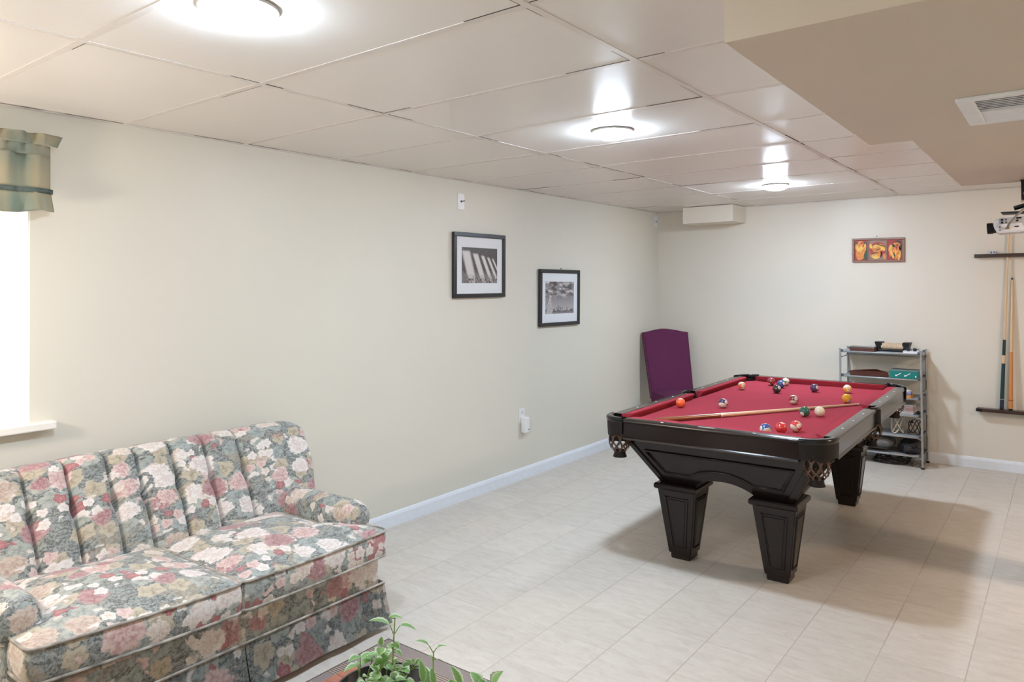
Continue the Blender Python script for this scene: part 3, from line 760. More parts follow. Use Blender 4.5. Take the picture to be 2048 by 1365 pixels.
# sloping aprons: bottom corner -> top corner
XB, YBt, ZA0 = .350, .865, .418
XT_, YT_, ZA1 = .520, 1.035, .694
def apron(side, sgn, ntop, nbot, arch_w, arch_h):
    """outline in (u, z) on the sloped face"""
    hb, ht = (XB, XT_) if side == 'end' else (YBt, YT_)
    def pt(u, z, inset=0.):
        k = (z - ZA0) / (ZA1 - ZA0)
        d = (lerp(YBt, YT_, k) if side == 'end' else lerp(XB, XT_, k)) - inset
        return (u, sgn * d, z) if side == 'end' else (sgn * d, u, z)
    def arch(w, hgt, z0, n=24):
        r = []
        for i in range(n + 1):
            s = -1 + 2 * i / n; a = abs(s)
            z = z0 + hgt * (1 - a ** 2.3) ** .95 if a < 1 else z0
            r.append((s * w, z))
        return r
    ol = [(-hb, ZA0)] + arch(arch_w, arch_h, ZA0) + [(hb, ZA0), (ht, ZA1), (-ht, ZA1)]
    bm = B(); loft(bm, [[pt(u, z) for u, z in ol], [pt(u, z, .022) for u, z in ol]]); o = obj('apron', bm, ESP, PT)
    i0, i1 = .048, .085
    hb2 = lerp(hb, ht, i1 / (ZA1 - ZA0) * .8) - i0 - .028; ht2 = hb2 + (ht - hb) * .47
    inner = [(-hb2, ZA0 + .064)] + arch(arch_w * 1.0, arch_h * .86, ZA0 + .064) + [(hb2, ZA0 + .064), (ht2, ZA1 - .082), (-ht2, ZA1 - .082)]
    bm = B(); tube(bm, [pt(u, z, -.002) for u, z in inner], .0065, 8, closed=True); obj('panel_molding', bm, ESP, o, smooth=True)
    sc = [(u * .965, ZA0 + .064 + (z - ZA0 - .064) * .9 + .008) for u, z in inner]
    bm = B(); tube(bm, [pt(u, z, -.001) for u, z in sc], .003, 6, closed=True); obj('panel_bead', bm, ESP, o, smooth=True)
for s in (-1, 1):
    apron('end', s, 0, 0, .172, .062); apron('side', s, 0, 0, .64, .135)
for sx in (-1, 1):
    for sy in (-1, 1):
        bm = B(); rings = []
        for x, y, z in ((XB, YBt, ZA0 - .005), (XT_, YT_, ZA1)):
            w = .034; e = .007
            rings.append([(sx * (x + e), sy * (y - w), z), (sx * (x + e), sy * (y - .004), z), (sx * (x - .004), sy * (y + e), z), (sx * (x - w), sy * (y + e), z), (sx * (x - w), sy * (y - .01), z), (sx * (x - .01), sy * (y - w), z)])
        loft(bm, rings); obj('corner_post', bm, ESP, PT)
        # tapered square leg with cap, raised panels and a stepped foot
        lx, ly = sx * .262, sy * .783
        lg = bpy.data.objects.new('leg', None); COL.objects.link(lg); lg.parent = PT; lg.empty_display_size = .05; lg.location = (lx, ly, 0)
        def ring(h, z): return [(-h, -h, z), (h, -h, z), (h, h, z), (-h, h, z)]
        bm = B(); loft(bm, [ring(.064, .032), ring(.108, .392)])
        bmesh.ops.bevel(bm, geom=[e for e in bm.edges], offset=.004, segments=2, affect='EDGES'); obj('leg_shaft', bm, ESP, lg, autos=40)
        bm = B(); loft(bm, [ring(.114, .388), ring(.123, .396), ring(.123, .414), ring(.116, .421)]); obj('leg_cap', bm, ESP, lg)
        bm = B(); loft(bm, [ring(.055, 0), ring(.056, .034)]); bmesh.ops.bevel(bm, geom=[e for e in bm.edges], offset=.004, segments=2, affect='EDGES'); obj('foot', bm, ESP, lg)
        for ax, sg in (('y', -1), ('y', 1), ('x', -1), ('x', 1)):
            if (ax, sg) == ('y', -sy) and sy > 0 and False: continue
            bm = B(); q = []
            for z, w in ((.072, .036), (.350, .064)):
                h = lerp(.064, .108, (z - .032) / .36)
                q.append((z, w, h))
            def pp(u, z, h): return (u, sg * (h + .0005), z) if ax == 'y' else (sg * (h + .0005), u, z)
            (z0, w0, h0), (z1, w1, h1) = q
            tube(bm, [pp(-w0, z0, h0), pp(w0, z0, h0), pp(w1, z1, h1), pp(-w1, z1, h1)], .0055, 8, closed=True)
            bx = [pp(-w0 + .014, z0 + .014, h0 + .0012), pp(w0 - .014, z0 + .014, h0 + .0012), pp(w1 - .014, z1 - .014, h1 - .001), pp(-w1 + .014, z1 - .014, h1 - .001)]
            tube(bm, bx, .0035, 6, closed=True)
            prism(bm, bx, (0, sg * .003, 0) if ax == 'y' else (sg * .003, 0, 0))
            obj('leg_panel', bm, ESP, lg)

# ------------------------------------------------------------------ pool balls
CAMP = Vector((0, 0, 1.5205))
def ball_mat(name, col, stripe, cue=False):
    g = G(name)
    if cue:
        g.set(color=g.ramp(g.noise(g.obj(), 30, 2), [(.3, (.72, .64, .46)), (.7, (.78, .70, .53))]), rough=.12, coat=.6, coatr=.04); return g.m
    s3 = g.n('ShaderNodeSeparateXYZ', {0: g.V('NORMALIZE', g.obj())})
    ivory = (.76, .68, .52)
    c = col
    if stripe: c = g.mix(g.M('GREATER_THAN', g.M('ABSOLUTE', s3.outputs[2]), .50), col, ivory)
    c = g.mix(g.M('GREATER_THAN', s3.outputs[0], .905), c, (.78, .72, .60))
    v = g.noise(g.obj(), 20, 2)
    g.set(color=g.mix(g.M('MULTIPLY', v, .06), c, (.8, .8, .8)), rough=.1, coat=.7, coatr=.03)
    return g.m
INK = plain('ball_number_ink', (.02, .02, .02), .3, .1)
GRP = 'pool balls spread over the red cloth'
def ball(x, y, num, colname, col, stripe, label, ndir, cap=(0, 1)):
    r = .028575; p = Vector((x, y, ZF + r + .0006))
    m = ball_mat(('striped_' if stripe else 'solid_') + colname + '_ball', col, stripe, num == 0)
    bm = B(); bmesh.ops.create_uvsphere(bm, u_segments=40, v_segments=24, radius=r)
    o = obj('pool_ball', bm, m, None, smooth=True, loc=p)
    tag(o, label, 'pool ball', GRP)
    f = (CAMP - p).normalized(); rt = Vector((0, 0, 1)).cross(f).normalized(); up = f.cross(rt)
    def d(a):
        z = math.sqrt(max(0., 1 - a[0] ** 2 - a[1] ** 2)); return (rt * a[0] + up * a[1] + f * z).normalized()
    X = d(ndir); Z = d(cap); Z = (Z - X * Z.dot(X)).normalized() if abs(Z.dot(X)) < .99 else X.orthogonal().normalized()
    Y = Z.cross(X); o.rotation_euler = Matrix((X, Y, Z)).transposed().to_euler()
    if num:
        cu = bpy.data.curves.new('t', 'FONT'); cu.body = str(num); cu.size = .0125 if num < 10 else .0105; cu.align_x = 'CENTER'; cu.align_y = 'CENTER'; cu.resolution_u = 2
        to = bpy.data.objects.new('t', cu); COL.objects.link(to); me = bpy.data.meshes.new_from_object(to); bpy.data.objects.remove(to)
        for v in me.vertices:
            yy, zz = v.co.x, v.co.y; v.co = Vector((math.sqrt(max(1e-8, r * r - yy * yy - zz * zz)), yy, zz)).normalized() * (r * 1.004)
        me.materials.append(INK); no = bpy.data.objects.new('number', me); COL.objects.link(no); no.parent = o
RED = (.62, .022, .018); YEL = (.80, .40, .012); BLU = (.012, .07, .26); PUR = (.045, .022, .10); ORA = (.84, .11, .012); GRE = (.003, .10, .055); MAR = (.25, .016, .022); BLK = (.008, .009, .011)
ball(-1.156, 3.738, 3, 'red', RED, 0, 'solid red ball in the front row between two striped balls', (.3, .93))
ball(-1.108, 3.822, 11, 'red', RED, 1, 'red striped ball numbered 11 at the right of the front row', (.50, .10), (-.45, -.62))
ball(-1.209, 3.661, 10, 'blue', BLU, 1, 'blue striped ball half hidden behind the front rail', (-.85, .10), (.25, -.72))
ball(-1.127, 4.34, 0, 'ivory', (.8, .7, .5), 0, 'plain ivory cue ball beside the green ball', (0, 1))
ball(-1.194, 4.289, 6, 'green', GRE, 0, 'solid dark green ball in front of the cue stick', (-.55, -.52))
ball(-1.116, 4.925, 1, 'yellow', YEL, 0, 'solid yellow ball near the right side pocket', (.45, -.62))
ball(-1.210, 5.363, 9, 'yellow', YEL, 1, 'yellow striped ball just beyond the solid yellow ball', (.25, -.18), (-.1, .95))
ball(-1.405, 5.286, 4, 'purple', PUR, 0, 'solid dark purple ball alone toward the back rail', (.70, .15))
ball(-1.371, 4.688, 15, 'maroon', MAR, 1, 'maroon striped ball alone in the middle of the cloth', (.55, .25), (.15, -.80))
ball(-1.601, 5.092, 8, 'black', BLK, 0, 'black ball nearest the camera in the far cluster', (.62, .35))
ball(-1.895, 4.177, 5, 'orange', ORA, 0, 'solid orange ball next to the left cushion by the side pocket', (-.1, .95))
ball(-1.853, 5.117, 13, 'orange', ORA, 1, 'orange striped ball with pale top near the far left pocket', (.3, .05), (-.15, .90))
ball(-1.679, 4.31, 12, 'purple', PUR, 1, 'purple striped ball above the cue stick butt', (.72, .22), (-.2, -.80))
ball(-1.754, 5.453, 7, 'maroon', MAR, 0, 'solid maroon ball against the back cushion', (-.55, -.72))
ball(-1.654, 5.357, 2, 'blue', BLU, 0, 'solid blue ball directly behind the black ball', (.75, .2))
ball(-1.664, 5.497, 14, 'green', (.002, .17, .10), 1, 'green striped ball with white top behind the blue ball', (.35, -.45), (.35, .80))

# ------------------------------------------------------------------ cue sticks
def cue(name, label, a, b, parts, group=None):
    """tapered stick from butt a to tip b; parts: (name, t0, t1, material) along the length"""
    a, b = Vector(a), Vector(b); t = thing(name, label, 'pool cue', a, 0, group)
    d = (b - a); L = d.length; q = d.to_track_quat('Z', 'Y'); t.rotation_euler = q.to_euler()
    R = lambda s: lerp(.0145, .0063, s ** .9)
    for nm, s0, s1, m, k in parts:
        bm = B(); n = 8
        lathe(bm, [(R(lerp(s0, s1, i / n)) * k, lerp(s0, s1, i / n) * L) for i in range(n + 1)], seg=16); obj(nm, bm, m, t, autos=40)
    return t
zb = ZF + .0008
cue('pool_cue', 'pool cue with brown butt and pale shaft lying across the red cloth', (-1.805, 3.612, zb + .0150), (-1.030, 4.872, zb + .0070),
    [('rubber_bumper', 0, .008, BLACK, .96), ('butt', .008, .30, BUTT, 1), ('joint_ring', .30, .306, IVORY, 1.01), ('shaft', .306, .985, MAPLE, 1), ('ferrule', .985, .996, IVORY, 1), ('tip', .996, 1.0, NAVY, .95)])

# wall rack: upper rail and lower tray are separate boards on the back wall
t = thing('cue_rack_board', 'upper dark wooden cue rack board on the back wall', 'cue rack', (0, YB, 1.728))
bm = B(); bx2(bm, (-.598, -.054, -.014), (.55, -.046, .014)); bx2(bm, (-.598, -.020, -.014), (.55, 0, .014)); xs_ = [-.598] + [-.3765 + .16 * k for k in range(6)] + [.55]
for k in range(7): bx2(bm, (xs_[k] + (.013 if k else 0), -.046, -.014), (xs_[k + 1] - (.013 if k < 6 else 0), -.020, .014))
obj('board', bm, DARKBAR, t)
bm = B(); bx2(bm, (-.600, -.0545, -.0145), (-.578, -.001, .0145)); obj('end_cap', bm, plain('dark_green_end_cap', (.03, .035, .028), .4, .2), t)
t = thing('cue_rack_tray', 'lower dark wooden cue rack tray on the back wall', 'cue rack', (0, YB, .485))
bm = B(); bx2(bm, (-.602, -.075, -.014), (.55, 0, .012), bev=.003); obj('tray', bm, DARKBAR, t)
bm = B(); bx2(bm, (-.604, -.0755, -.0135), (-.565, -.073, .0115)); obj('end_plate', bm, BLKMETAL, t)
RG = 'cues leaning in the wall rack'
cue('pool_cue', 'cue with dark green wrapped butt leaning in the wall rack', (-.433, YB - .050, .4975), (-.366, YB - .030, 1.945),
    [('rubber_bumper', 0, .010, BLACK, 1), ('butt_sleeve', .010, .055, NAVY, 1), ('silver_ring', .055, .060, NAIL, 1.02), ('wrap', .060, .255, CUEGRN, 1.05), ('forearm_point', .255, .30, MAPLE, 1), ('forearm', .30, .385, plain('cue_forearm_green', (.01, .035, .03), .25, .2), 1.0), ('shaft', .385, .985, MAPLE, 1), ('tip', .985, 1, NAVY, .95)], RG)
cue('pool_cue', 'shorter cue with orange brown butt leaning in the wall rack', (-.374, YB - .060, .4975), (-.350, YB - .012, 1.548),
    [('rubber_bumper', 0, .014, BLACK, 1), ('butt', .014, .075, ORANGEW, 1.15), ('ring', .075, .08, BUTT, 1.18), ('forearm', .08, .44, ORANGEW, 1.15), ('shaft', .44, .985, MAPLE, 1.12), ('tip', .985, 1, NAVY, 1)], RG)
def chalk(x, label, rz):
    t = thing('chalk_cube', label, 'chalk', (x, YB - .028, 1.7422), rz)
    bm = B(); box(bm, (0, 0, .011), (.022, .022, .022), bev=.0015); obj('chalk', bm, CHALKB, t)
    bm = B(); lathe(bm, [(.007, .0221), (.004, .0223)], seg=12); box(bm, (0, -.0112, .011), (.010, .0004, .014)); obj('label', bm, plain('chalk_blue', (.08, .12, .32), .8, .2), t)
chalk(-.487, 'pale chalk cube standing on the upper cue rack board, left one', .2); chalk(-.462, 'pale chalk cube beside the other on the upper cue rack board, right one', -.3)

# ------------------------------------------------------------------ floral sofa (local = world minus origin)
OX, OY = -2.95, 1.545
SF = thing('sofa', 'floral two cushion sofa with channel tufted back against the left wall', 'sofa', (OX, OY, 0))
def L_(p): return (p[0] - OX, p[1] - OY, p[2])
def sofa_part(name, bm, parent=SF, smooth=True, mat=FLORAL, autos=50, rot=0., sheet=False):
    bmesh.ops.translate(bm, vec=(-OX, -OY, 0), verts=bm.verts)
    o = obj(name, bm, mat, parent, autos=autos); boxuv(o, rot, sheet); return o
SY0, SY1 = .845, 2.243
def tilt(y): return .030 * max(0., (1.50 - y) / .65)        # the left end sits a touch higher, as in the photo
# base frame behind the skirt
bm = B(); bx2(bm, (-3.33, SY0 + .01, .06), (-2.458, SY1 - .008, .318), bev=.018, seg=3); sofa_part('seat_base', bm)
# skirt: front panels flare slightly, inverted pleat in the middle and at the corners
def skirt_panel(pts, name='skirt', n=26):
    (x0, y0), (x1, y1), nrm = pts; bm = B(); rows = []
    for i in range(6):
        q = i / 5; r = []
        for j in range(n + 1):
            s = j / n; fl = .004 + .040 * q ** 1.3 + .004 * q * math.sin(s * 17 + x0 * 9)
            r.append((lerp(x0, x1, s) + nrm[0] * fl, lerp(y0, y1, s) + nrm[1] * fl, lerp(.196, .026 + .006 * math.sin(s * PI), q)))
        rows.append([bm.verts.new(p) for p in r])
    for a, b in zip(rows, rows[1:]):
        for j in range(n): bm.faces.new((a[j], a[j + 1], b[j + 1], b[j]))
    bmesh.ops.solidify(bm, geom=bm.faces[:], thickness=.006); return sofa_part(name, bm)
skirt_panel(((-2.452, 1.560), (-2.452, SY1 + .010), (1, .12)), 'skirt_panel')
skirt_panel(((-2.452, SY0 - .010), (-2.452, 1.556), (1, -.02)), 'skirt_panel')
skirt_panel(((-2.462, 1.50), (-2.462, 1.62), (.62, 0)), 'skirt_pleat', 6)
skirt_panel(((-2.456, SY1 + .002), (-3.33, SY1 + .002), (0, 1)), 'skirt_panel')
skirt_panel(((-3.33, SY0 - .002), (-2.456, SY0 - .002), (0, -1)), 'skirt_panel')
bm = B(); tube(bm, [(-3.33, SY1 + .004, .198), (-2.452, SY1 + .004, .198), (-2.446, SY1, .198), (-2.446, SY0, .198), (-2.452, SY0 - .004, .198), (-3.33, SY0 - .004, .198)], .0048, 8)
sofa_part('skirt_welt', bm, mat=PIPING)
for x in (-3.28, -2.54):
    for y in (SY0 + .06, SY1 - .06):
        bm = B(); lathe(bm, [(.022, 0), (.028, .062)], (x, y, 0), 12); bmesh.ops.translate(bm, vec=(-OX, -OY, 0), verts=bm.verts); obj('foot', bm, DARKBAR, SF)
# T-shaped seat cushions
def cushion(ya, yb, ear, name='seat_cushion'):
    """ear: +1 the right side widens in front of the arm, -1 the left side"""
    xb, xf = -3.07, -2.424; nu, nv = 36, 28; ztop, zbot = .432, .325
    rows = []
    for i in range(nu + 1):
        u = i / nu; x = lerp(xb, xf, u)
        e = sst((x + 2.602) / .035) * .118
        a, b = ya, yb
        if ear > 0: b = yb - .118 + e
        else: a = ya + .118 - e
        rows.append((x, a, b))
    def outline(z, off=0.):
        pts = []
        for x, a, b in rows: pts.append([x, b, z])
        rc = .030
        out = []
        for x, a, b in rows:
            if x < xf - rc: out.append((x, b + off))
        for k in range(7):
            t = PI / 2 * k / 6; out.append((xf - rc + rc * math.sin(t) + off * math.sin(t), rows[-1][2] - rc + rc * math.cos(t) + off * math.cos(t)))
        for j in range(1, 14):
            s = j / 14; y = lerp(rows[-1][2] - rc, rows[-1][1] + rc, s); out.append((xf + off + .010 * math.sin(PI * s), y))
        for k in range(7):
            t = PI / 2 * k / 6; out.append((xf - rc + rc * math.cos(t) + off * math.cos(t), rows[-1][1] + rc - rc * math.sin(t) - off * math.sin(t)))
        for x, a, b in reversed(rows):
            if x < xf - rc: out.append((x, a - off))
        return [(x, y, z + tilt(y)) for x, y in out]
    def sh(z):      # left cushion turned slightly back at its outer end
        return z
    bm = B()
    ol = [outline(zbot), outline(zbot + .02, .006), outline((zbot + ztop) / 2, .009), outline(ztop - .02, .006), outline(ztop)]
    R = [[bm.verts.new(p) for p in r] for r in ol]; n = len(R[0])
    for a, b in zip(R, R[1:]):
        for j in range(n): bm.faces.new((a[j], a[(j + 1) % n], b[(j + 1) % n], b[j]))
    bm.faces.new(R[0])
    # crowned top: concentric rings shrinking toward the middle
    cx, cy = (xb + xf) / 2, (ya + yb) / 2 - ear * .03
    prev = R[-1]
    for k in range(1, 11):
        q = k / 11; h = .050 * (1 - (1 - q) ** 2.2)
        ring = [bm.verts.new((lerp(p[0], cx, q), lerp(p[1], cy, q), ztop + h + tilt(lerp(p[1], cy, q)))) for p in ol[-1]]
        for j in range(n): bm.faces.new((prev[j], prev[(j + 1) % n], ring[(j + 1) % n], ring[j]))
        prev = ring
    bm.faces.new(prev)
    o = sofa_part(name, bm, autos=60)
    for z in (ztop, zbot + .003):
        bm = B(); tube(bm, outline(z, .004), .0052, 8, closed=True); bmesh.ops.translate(bm, vec=(-OX, -OY, 0), verts=bm.verts)
        obj('piping', bm, PIPING, o, smooth=True)
cushion(1.541, SY1 + .004, 1); cushion(SY0 - .004, 1.535, -1)
# channel-tufted back
seams = [.735, .93, 1.085, 1.237, 1.392, 1.512, 1.665, 1.819, 1.985, 2.408]
def back():
    bm = B(); rows = []
    ylo, yhi = seams[0], seams[-1]; N = 360; M = 34
    cols = []
    for j in range(N + 1):
        y = lerp(ylo, yhi, j / N)
        zt = .826 + .006 * math.sin((y - .8) * 2.0)
        e = min(y - ylo, yhi - y); rc = .15 if y > 1.5 else .115
        drop = rc - math.sqrt(max(0., rc * rc - (rc - e) ** 2)) if e < rc else 0.
        zt -= drop * .98
        k = max(i for i in range(len(seams)) if seams[i] <= y + 1e-6); k = min(k, len(seams) - 2)
        q = (y - seams[k]) / (seams[k + 1] - seams[k])
        wide = (seams[k + 1] - seams[k]) / .155
        ch = math.sin(PI * max(0., min(1., q))) ** .34 if 0 < k < len(seams) - 2 else (math.sin(PI / 2 * min(1., (q if k else 1 - q) * 2.2)) ** .34 if k in (0, len(seams) - 2) else 1)
        if k == len(seams) - 2: ch = min(1., math.sin(PI / 2 * min(1, q * 2.4)) ** .34)
        if k == 0: ch = min(1., math.sin(PI / 2 * min(1, (1 - q) * 2.4)) ** .34)
        dseam = min(abs(y - s) for s in seams[1:-1])
        endf = 1 - sst(1 - e / .06) if e < .06 else 1.
        col = []
        rr = .055 * (0.35 + .65 * min(1., e / .08))
        z0 = .34
        for i in range(M + 1):
            t = i / M; z = lerp(z0, zt - rr, t)
            xf = lerp(-2.995, -3.165, ((z - z0) / (.77 - z0)) ** 1.25 if z > z0 else 0)
            tuft = math.exp(-((z - .645) / .030) ** 2) * math.exp(-(dseam / .016) ** 2) * .034
            b = .036 * ch * (.75 + .25 * math.sin(PI * min(1, t * 1.05))) - tuft - .018 * math.exp(-(dseam / .0055) ** 2)
            x = xf - .030 + b - (1 - endf) * .075
            yy = y + .012 * (1 - t) * (1 if dseam < .08 else 1) - (.058 * sst((yhi - .12 - y) / -.12) * (1 - sst((z - .46) / .20)))
            col.append((x, yy, z))
        xt = col[-1][0]
        xbk = -3.335
        for i in range(1, 9):
            a = PI / 2 * i / 8
            col.append((xt - (1 - math.cos(a)) * rr * 1.25, col[M][1], zt - rr + rr * math.sin(a) * (1. if ch > .01 else .9) - .011 * (1 - ch)))
        zt2 = col[-1][2]; xm = col[-1][0]
        for i in range(1, 4): col.append((lerp(xm, xbk + .01, i / 3), col[M][1], zt2 - .004 * i))
        for i in range(1, 6): col.append((xbk, col[M][1], lerp(zt2 - .02, .07, i / 5)))
        cols.append(col)
    loft(bm, cols, closed=True, caps=True)
    return sofa_part('backrest', bm, autos=55, sheet=True)
back()
# rolled arms
def arm(sgn):
    yc = SY1 - .022 if sgn > 0 else SY0 + .022
    zc = .458 if sgn > 0 else .490
    bm = B(); rings = []
    sec = [(-.080, .20), (-.078, .40)]
    for k in range(15):
        a = PI + (-PI * 1.28) * k / 14 - .12; sec.append((.078 * math.cos(a), None, .078 * math.sin(a)))
    sec += [(.045, .36), (.028, .20)]
    for x, sc, dz in ((-3.30, 1, -.015), (-3.1, 1, -.008), (-2.9, 1, 0), (-2.72, 1, .002), (-2.645, 1, .002), (-2.615, .975, .001), (-2.593, .92, 0), (-2.580, .83, 0), (-2.572, .70, 0), (-2.568, .5, 0)):
        r = []
        for s in sec:
            if len(s) == 3: d, z = s[0] * sc, zc + dz + s[2] * sc
            else: d, z = s[0] * lerp(1, sc, .6), s[1]
            r.append((x, yc + sgn * (d - .0), z))
        rings.append(r)
    loft(bm, rings); o = sofa_part('arm', bm, autos=50)
    bm = B(); c = (-2.570, yc, zc)
    lathe(bm, [(.046, -.012), (.046, .001), (.040, .006), (.024, .009), (.002, .010)], c, 28, axis='X'); sofa_part('arm_front_disc', bm, o)
arm(1); arm(-1)

# ------------------------------------------------------------------ purple upholstered chair in the far corner
CH = thing('upholstered_chair', 'purple camelback dining chair with nailhead trim in the far corner', 'chair', (-2.93, 6.50, 0), math.radians(49 - 0))
# local: faces -y
bm = B(); N = 28; F = []; K = []
def back_pt(u, v, off):
    ztop = 1.035 + .032 * (math.cos(u * PI) * .5 + .5) ** .9 - .004 * abs(u) ** 6
    z = lerp(.40, ztop, v); w = lerp(.218, .238, v)
    lean = .20 + .165 * ((z - .40) / .64) + off - .02 * (1 - u * u) * (1 if off == 0 else 0)
    return (u * w, lean, z)
rings = []
for i in range(N + 1):
    u = -1 + 2 * i / N; q = 1 - max(0, (abs(u) - .94) / .06) * .25
    r = []
    for j in range(13): r.append(back_pt(u, j / 12, .012 * (1 - q) * 3))
    for j in range(12, -1, -1): r.append(back_pt(u, j / 12, .072 - .012 * (1 - q) * 3))
    rings.append(r)
loft(bm, rings); bmesh.ops.bevel(bm, geom=[e for e in bm.edges if e.is_manifold and e.calc_face_angle(0) > .9], offset=.010, segments=3, affect='EDGES')
obj('backrest', bm, PURPLE, CH, autos=60)
bm = B()
for sx in (-1, 1):
    for j in range(30):
        a = back_pt(sx, .05 + .93 * j / 29, .024); box(bm, (a[0] + sx * .0015, a[1], a[2]), (.005, .008, .008), bev=.0018, seg=1)
        a = back_pt(sx, .05 + .93 * j / 29, .060); box(bm, (a[0] + sx * .0015, a[1], a[2]), (.005, .008, .008), bev=.0018, seg=1)
obj('nailhead_trim', bm, NAIL, CH)
bm = B(); n = 20; rings = []
for i in range(n + 1):
    y = lerp(-.27, .215, i / n); e = min(i, n - i) / n
    w = lerp(.25, .222, i / n)
    rr = []
    for j in range(17):
        u = -1 + j / 8; rr.append((u * w, y, .475 + .026 * (1 - u ** 4) * min(1, e * 7) ** .6))
    rr += [(w, y, .38), (-w, y, .38)]
    rings.append(rr)
loft(bm, rings); obj('seat', bm, PURPLE, CH, autos=50)
for sx in (-1, 1):
    bm = B(); loft(bm, [[(sx * .215 + a * .014, -.235 + b * .014, 0) for a, b in ((-1, -1), (1, -1), (1, 1), (-1, 1))], [(sx * .215 + a * .023, -.235 + b * .023, .39) for a, b in ((-1, -1), (1, -1), (1, 1), (-1, 1))]]); obj('leg', bm, DARKBAR, CH)
    bm = B(); loft(bm, [[(sx * .190 + a * .014, .315 + b * .014, 0) for a, b in ((-1, -1), (1, -1), (1, 1), (-1, 1))], [(sx * .190 + a * .022, .225 + b * .022, .40) for a, b in ((-1, -1), (1, -1), (1, 1), (-1, 1))]]); obj('leg', bm, DARKBAR, CH)

# ------------------------------------------------------------------ grey metal shelf unit by the back wall
SX0, SX1, SY_0, SY_1 = -1.572, -.957, 6.725, 7.000
SH = thing('shelf_unit', 'grey metal six tier shelf unit against the back wall', 'shelf', ((SX0 + SX1) / 2, (SY_0 + SY_1) / 2, 0))
hx_, hy_ = (SX1 - SX0) / 2, (SY_1 - SY_0) / 2
for sx in (-1, 1):
    for sy in (-1, 1):
        bm = B(); tube(bm, [(sx * hx_, sy * hy_, .012), (sx * hx_, sy * hy_, .955)], .0085, 12); p = obj('post', bm, STEEL, SH, autos=40)
        bm = B(); lathe(bm, [(.014, 0), (.014, .008), (.009, .014)], (sx * hx_, sy * hy_, 0), 14); obj('foot_pad', bm, BLACK, p)
TIERS = [.932, .722, .565, .425, .252, .098]
for z in TIERS:
    bm = B(); bx2(bm, (-hx_ + .012, -hy_ + .006, z - .004), (hx_ - .012, hy_ - .006, z)); s = obj('shelf', bm, MESHM, SH)
    bm = B()
    for sy in (-1, 1): tube(bm, [(-hx_, sy * hy_, z - .004), (hx_, sy * hy_, z - .004)], .0075, 10)
    for sx in (-1, 1): tube(bm, [(sx * (hx_ - .012), -hy_, z - .004), (sx * (hx_ - .012), hy_, z - .004)], .005, 8)
    obj('shelf_rim', bm, STEEL, s, smooth=True)
    bm = B()
    for sx in (-1, 1):
        for sy in (-1, 1): box(bm, (sx * (hx_ - .016), sy * hy_, z + .004), (.018, .020, .020), bev=.003)
    obj('bracket', bm, STEELD, s)
for sx in (-1, 1):
    for z0, z1 in ((.905, .875), (.695, .62), (.40, .27), (.225, .11), (.09, .03)):
        bm = B(); x = sx * hx_
        tube(bm, [(x, -hy_ + .008, z0), (x, -hy_ + .03, z1 + .01), (x, -hy_ + .05, z1), (x, hy_ - .05, z1), (x, hy_ - .03, z1 + .01), (x, hy_ - .008, z0)], .0032, 6)
        obj('side_brace', bm, STEELD, SH, smooth=True)
for z in (.885, .49):
    bm = B(); tube(bm, [(-hx_, hy_, z), (hx_, hy_, z)], .006, 8); obj('back_rail', bm, STEEL, SH, smooth=True)

# things on the shelves
def on(z): return z + .0008
t = thing('wooden_tray', 'dark wooden lidded tray on the left of the top shelf', 'tray', (-1.402, 6.795, on(.932)), -.02)
bm = B(); bx2(bm, (-.098, -.045, 0), (.098, .045, .030), bev=.003); obj('body', bm, MAHOG, t)
bm = B(); bx2(bm, (-.100, -.047, .030), (.100, .047, .040), bev=.003); obj('lid', bm, m_wood('grey_brown_lid', (.06, .045, .035), (.12, .09, .07)), t)
t = thing('table_brush', 'tan ribbed brush held between black end blocks on the top shelf', 'brush', (-1.188, 6.902, on(.932)), -.03)
bm = B(); bx2(bm, (-.125, -.055, 0), (.130, .055, .018), bev=.004); obj('base', bm, BLACK, t)
for sx in (-1, 1):
    bm = B(); prism(bm, [(sx * .074, -.05, .018), (sx * .118, -.05, .018), (sx * .136, -.05, .078), (sx * .080, -.05, .078)], (0, .1, 0)); obj('end_block', bm, BLACK, t)
bm = B(); n = 26
for k in range(n):
    x = lerp(-.082, .082, k / (n - 1)); tube(bm, [(x, -.046, .020), (x, -.050, .040), (x, -.044, .060), (x, -.02, .068), (x, .03, .060), (x, .045, .030)], .0034, 6)
obj('bristles', bm, TANW, t, smooth=True)
t = thing('white_book', 'thin white book at the right end of the top shelf', 'book', (-1.036, 6.792, on(.932)), .0)
bm = B(); bx2(bm, (-.056, -.048, 0), (.056, .048, .002)); bx2(bm, (-.056, -.048, .014), (.056, .048, .016)); bx2(bm, (-.056, .045, 0), (.056, .048, .016)); obj('cover', bm, PAPER, t)
bm = B(); bx2(bm, (-.053, -.046, .002), (.053, .045, .014)); obj('pages', bm, plain('page_edges', (.80, .81, .84), .7, .03, 200), t)
t = thing('eyeglasses', 'pair of dark blue glasses resting on the white book', 'glasses', (-1.028, 6.756, on(.948)), .02)
for sx in (-1, 1):
    bm = B(); pts = [(sx * .024 + .017 * math.cos(a), 0, .015 + .0135 * math.sin(a)) for a in [2 * PI * k / 16 for k in range(16)]]; prism(bm, pts, (0, .004, 0)); obj('lens', bm, NAVY, t)
    bm = B(); tube(bm, [(sx * .042, .002, .020), (sx * .046, .05, .018), (sx * .044, .085, .003)], .0025, 6); obj('temple', bm, NAVY, t)
bm = B(); tube(bm, [(-.010, .002, .018), (0, .002, .022), (.010, .002, .018)], .002, 6); obj('bridge', bm, NAVY, t)
t = thing('ball_rack', 'dark wooden triangle ball rack lying on the second shelf', 'ball rack', (-1.345, 6.755, on(.722)), 0)
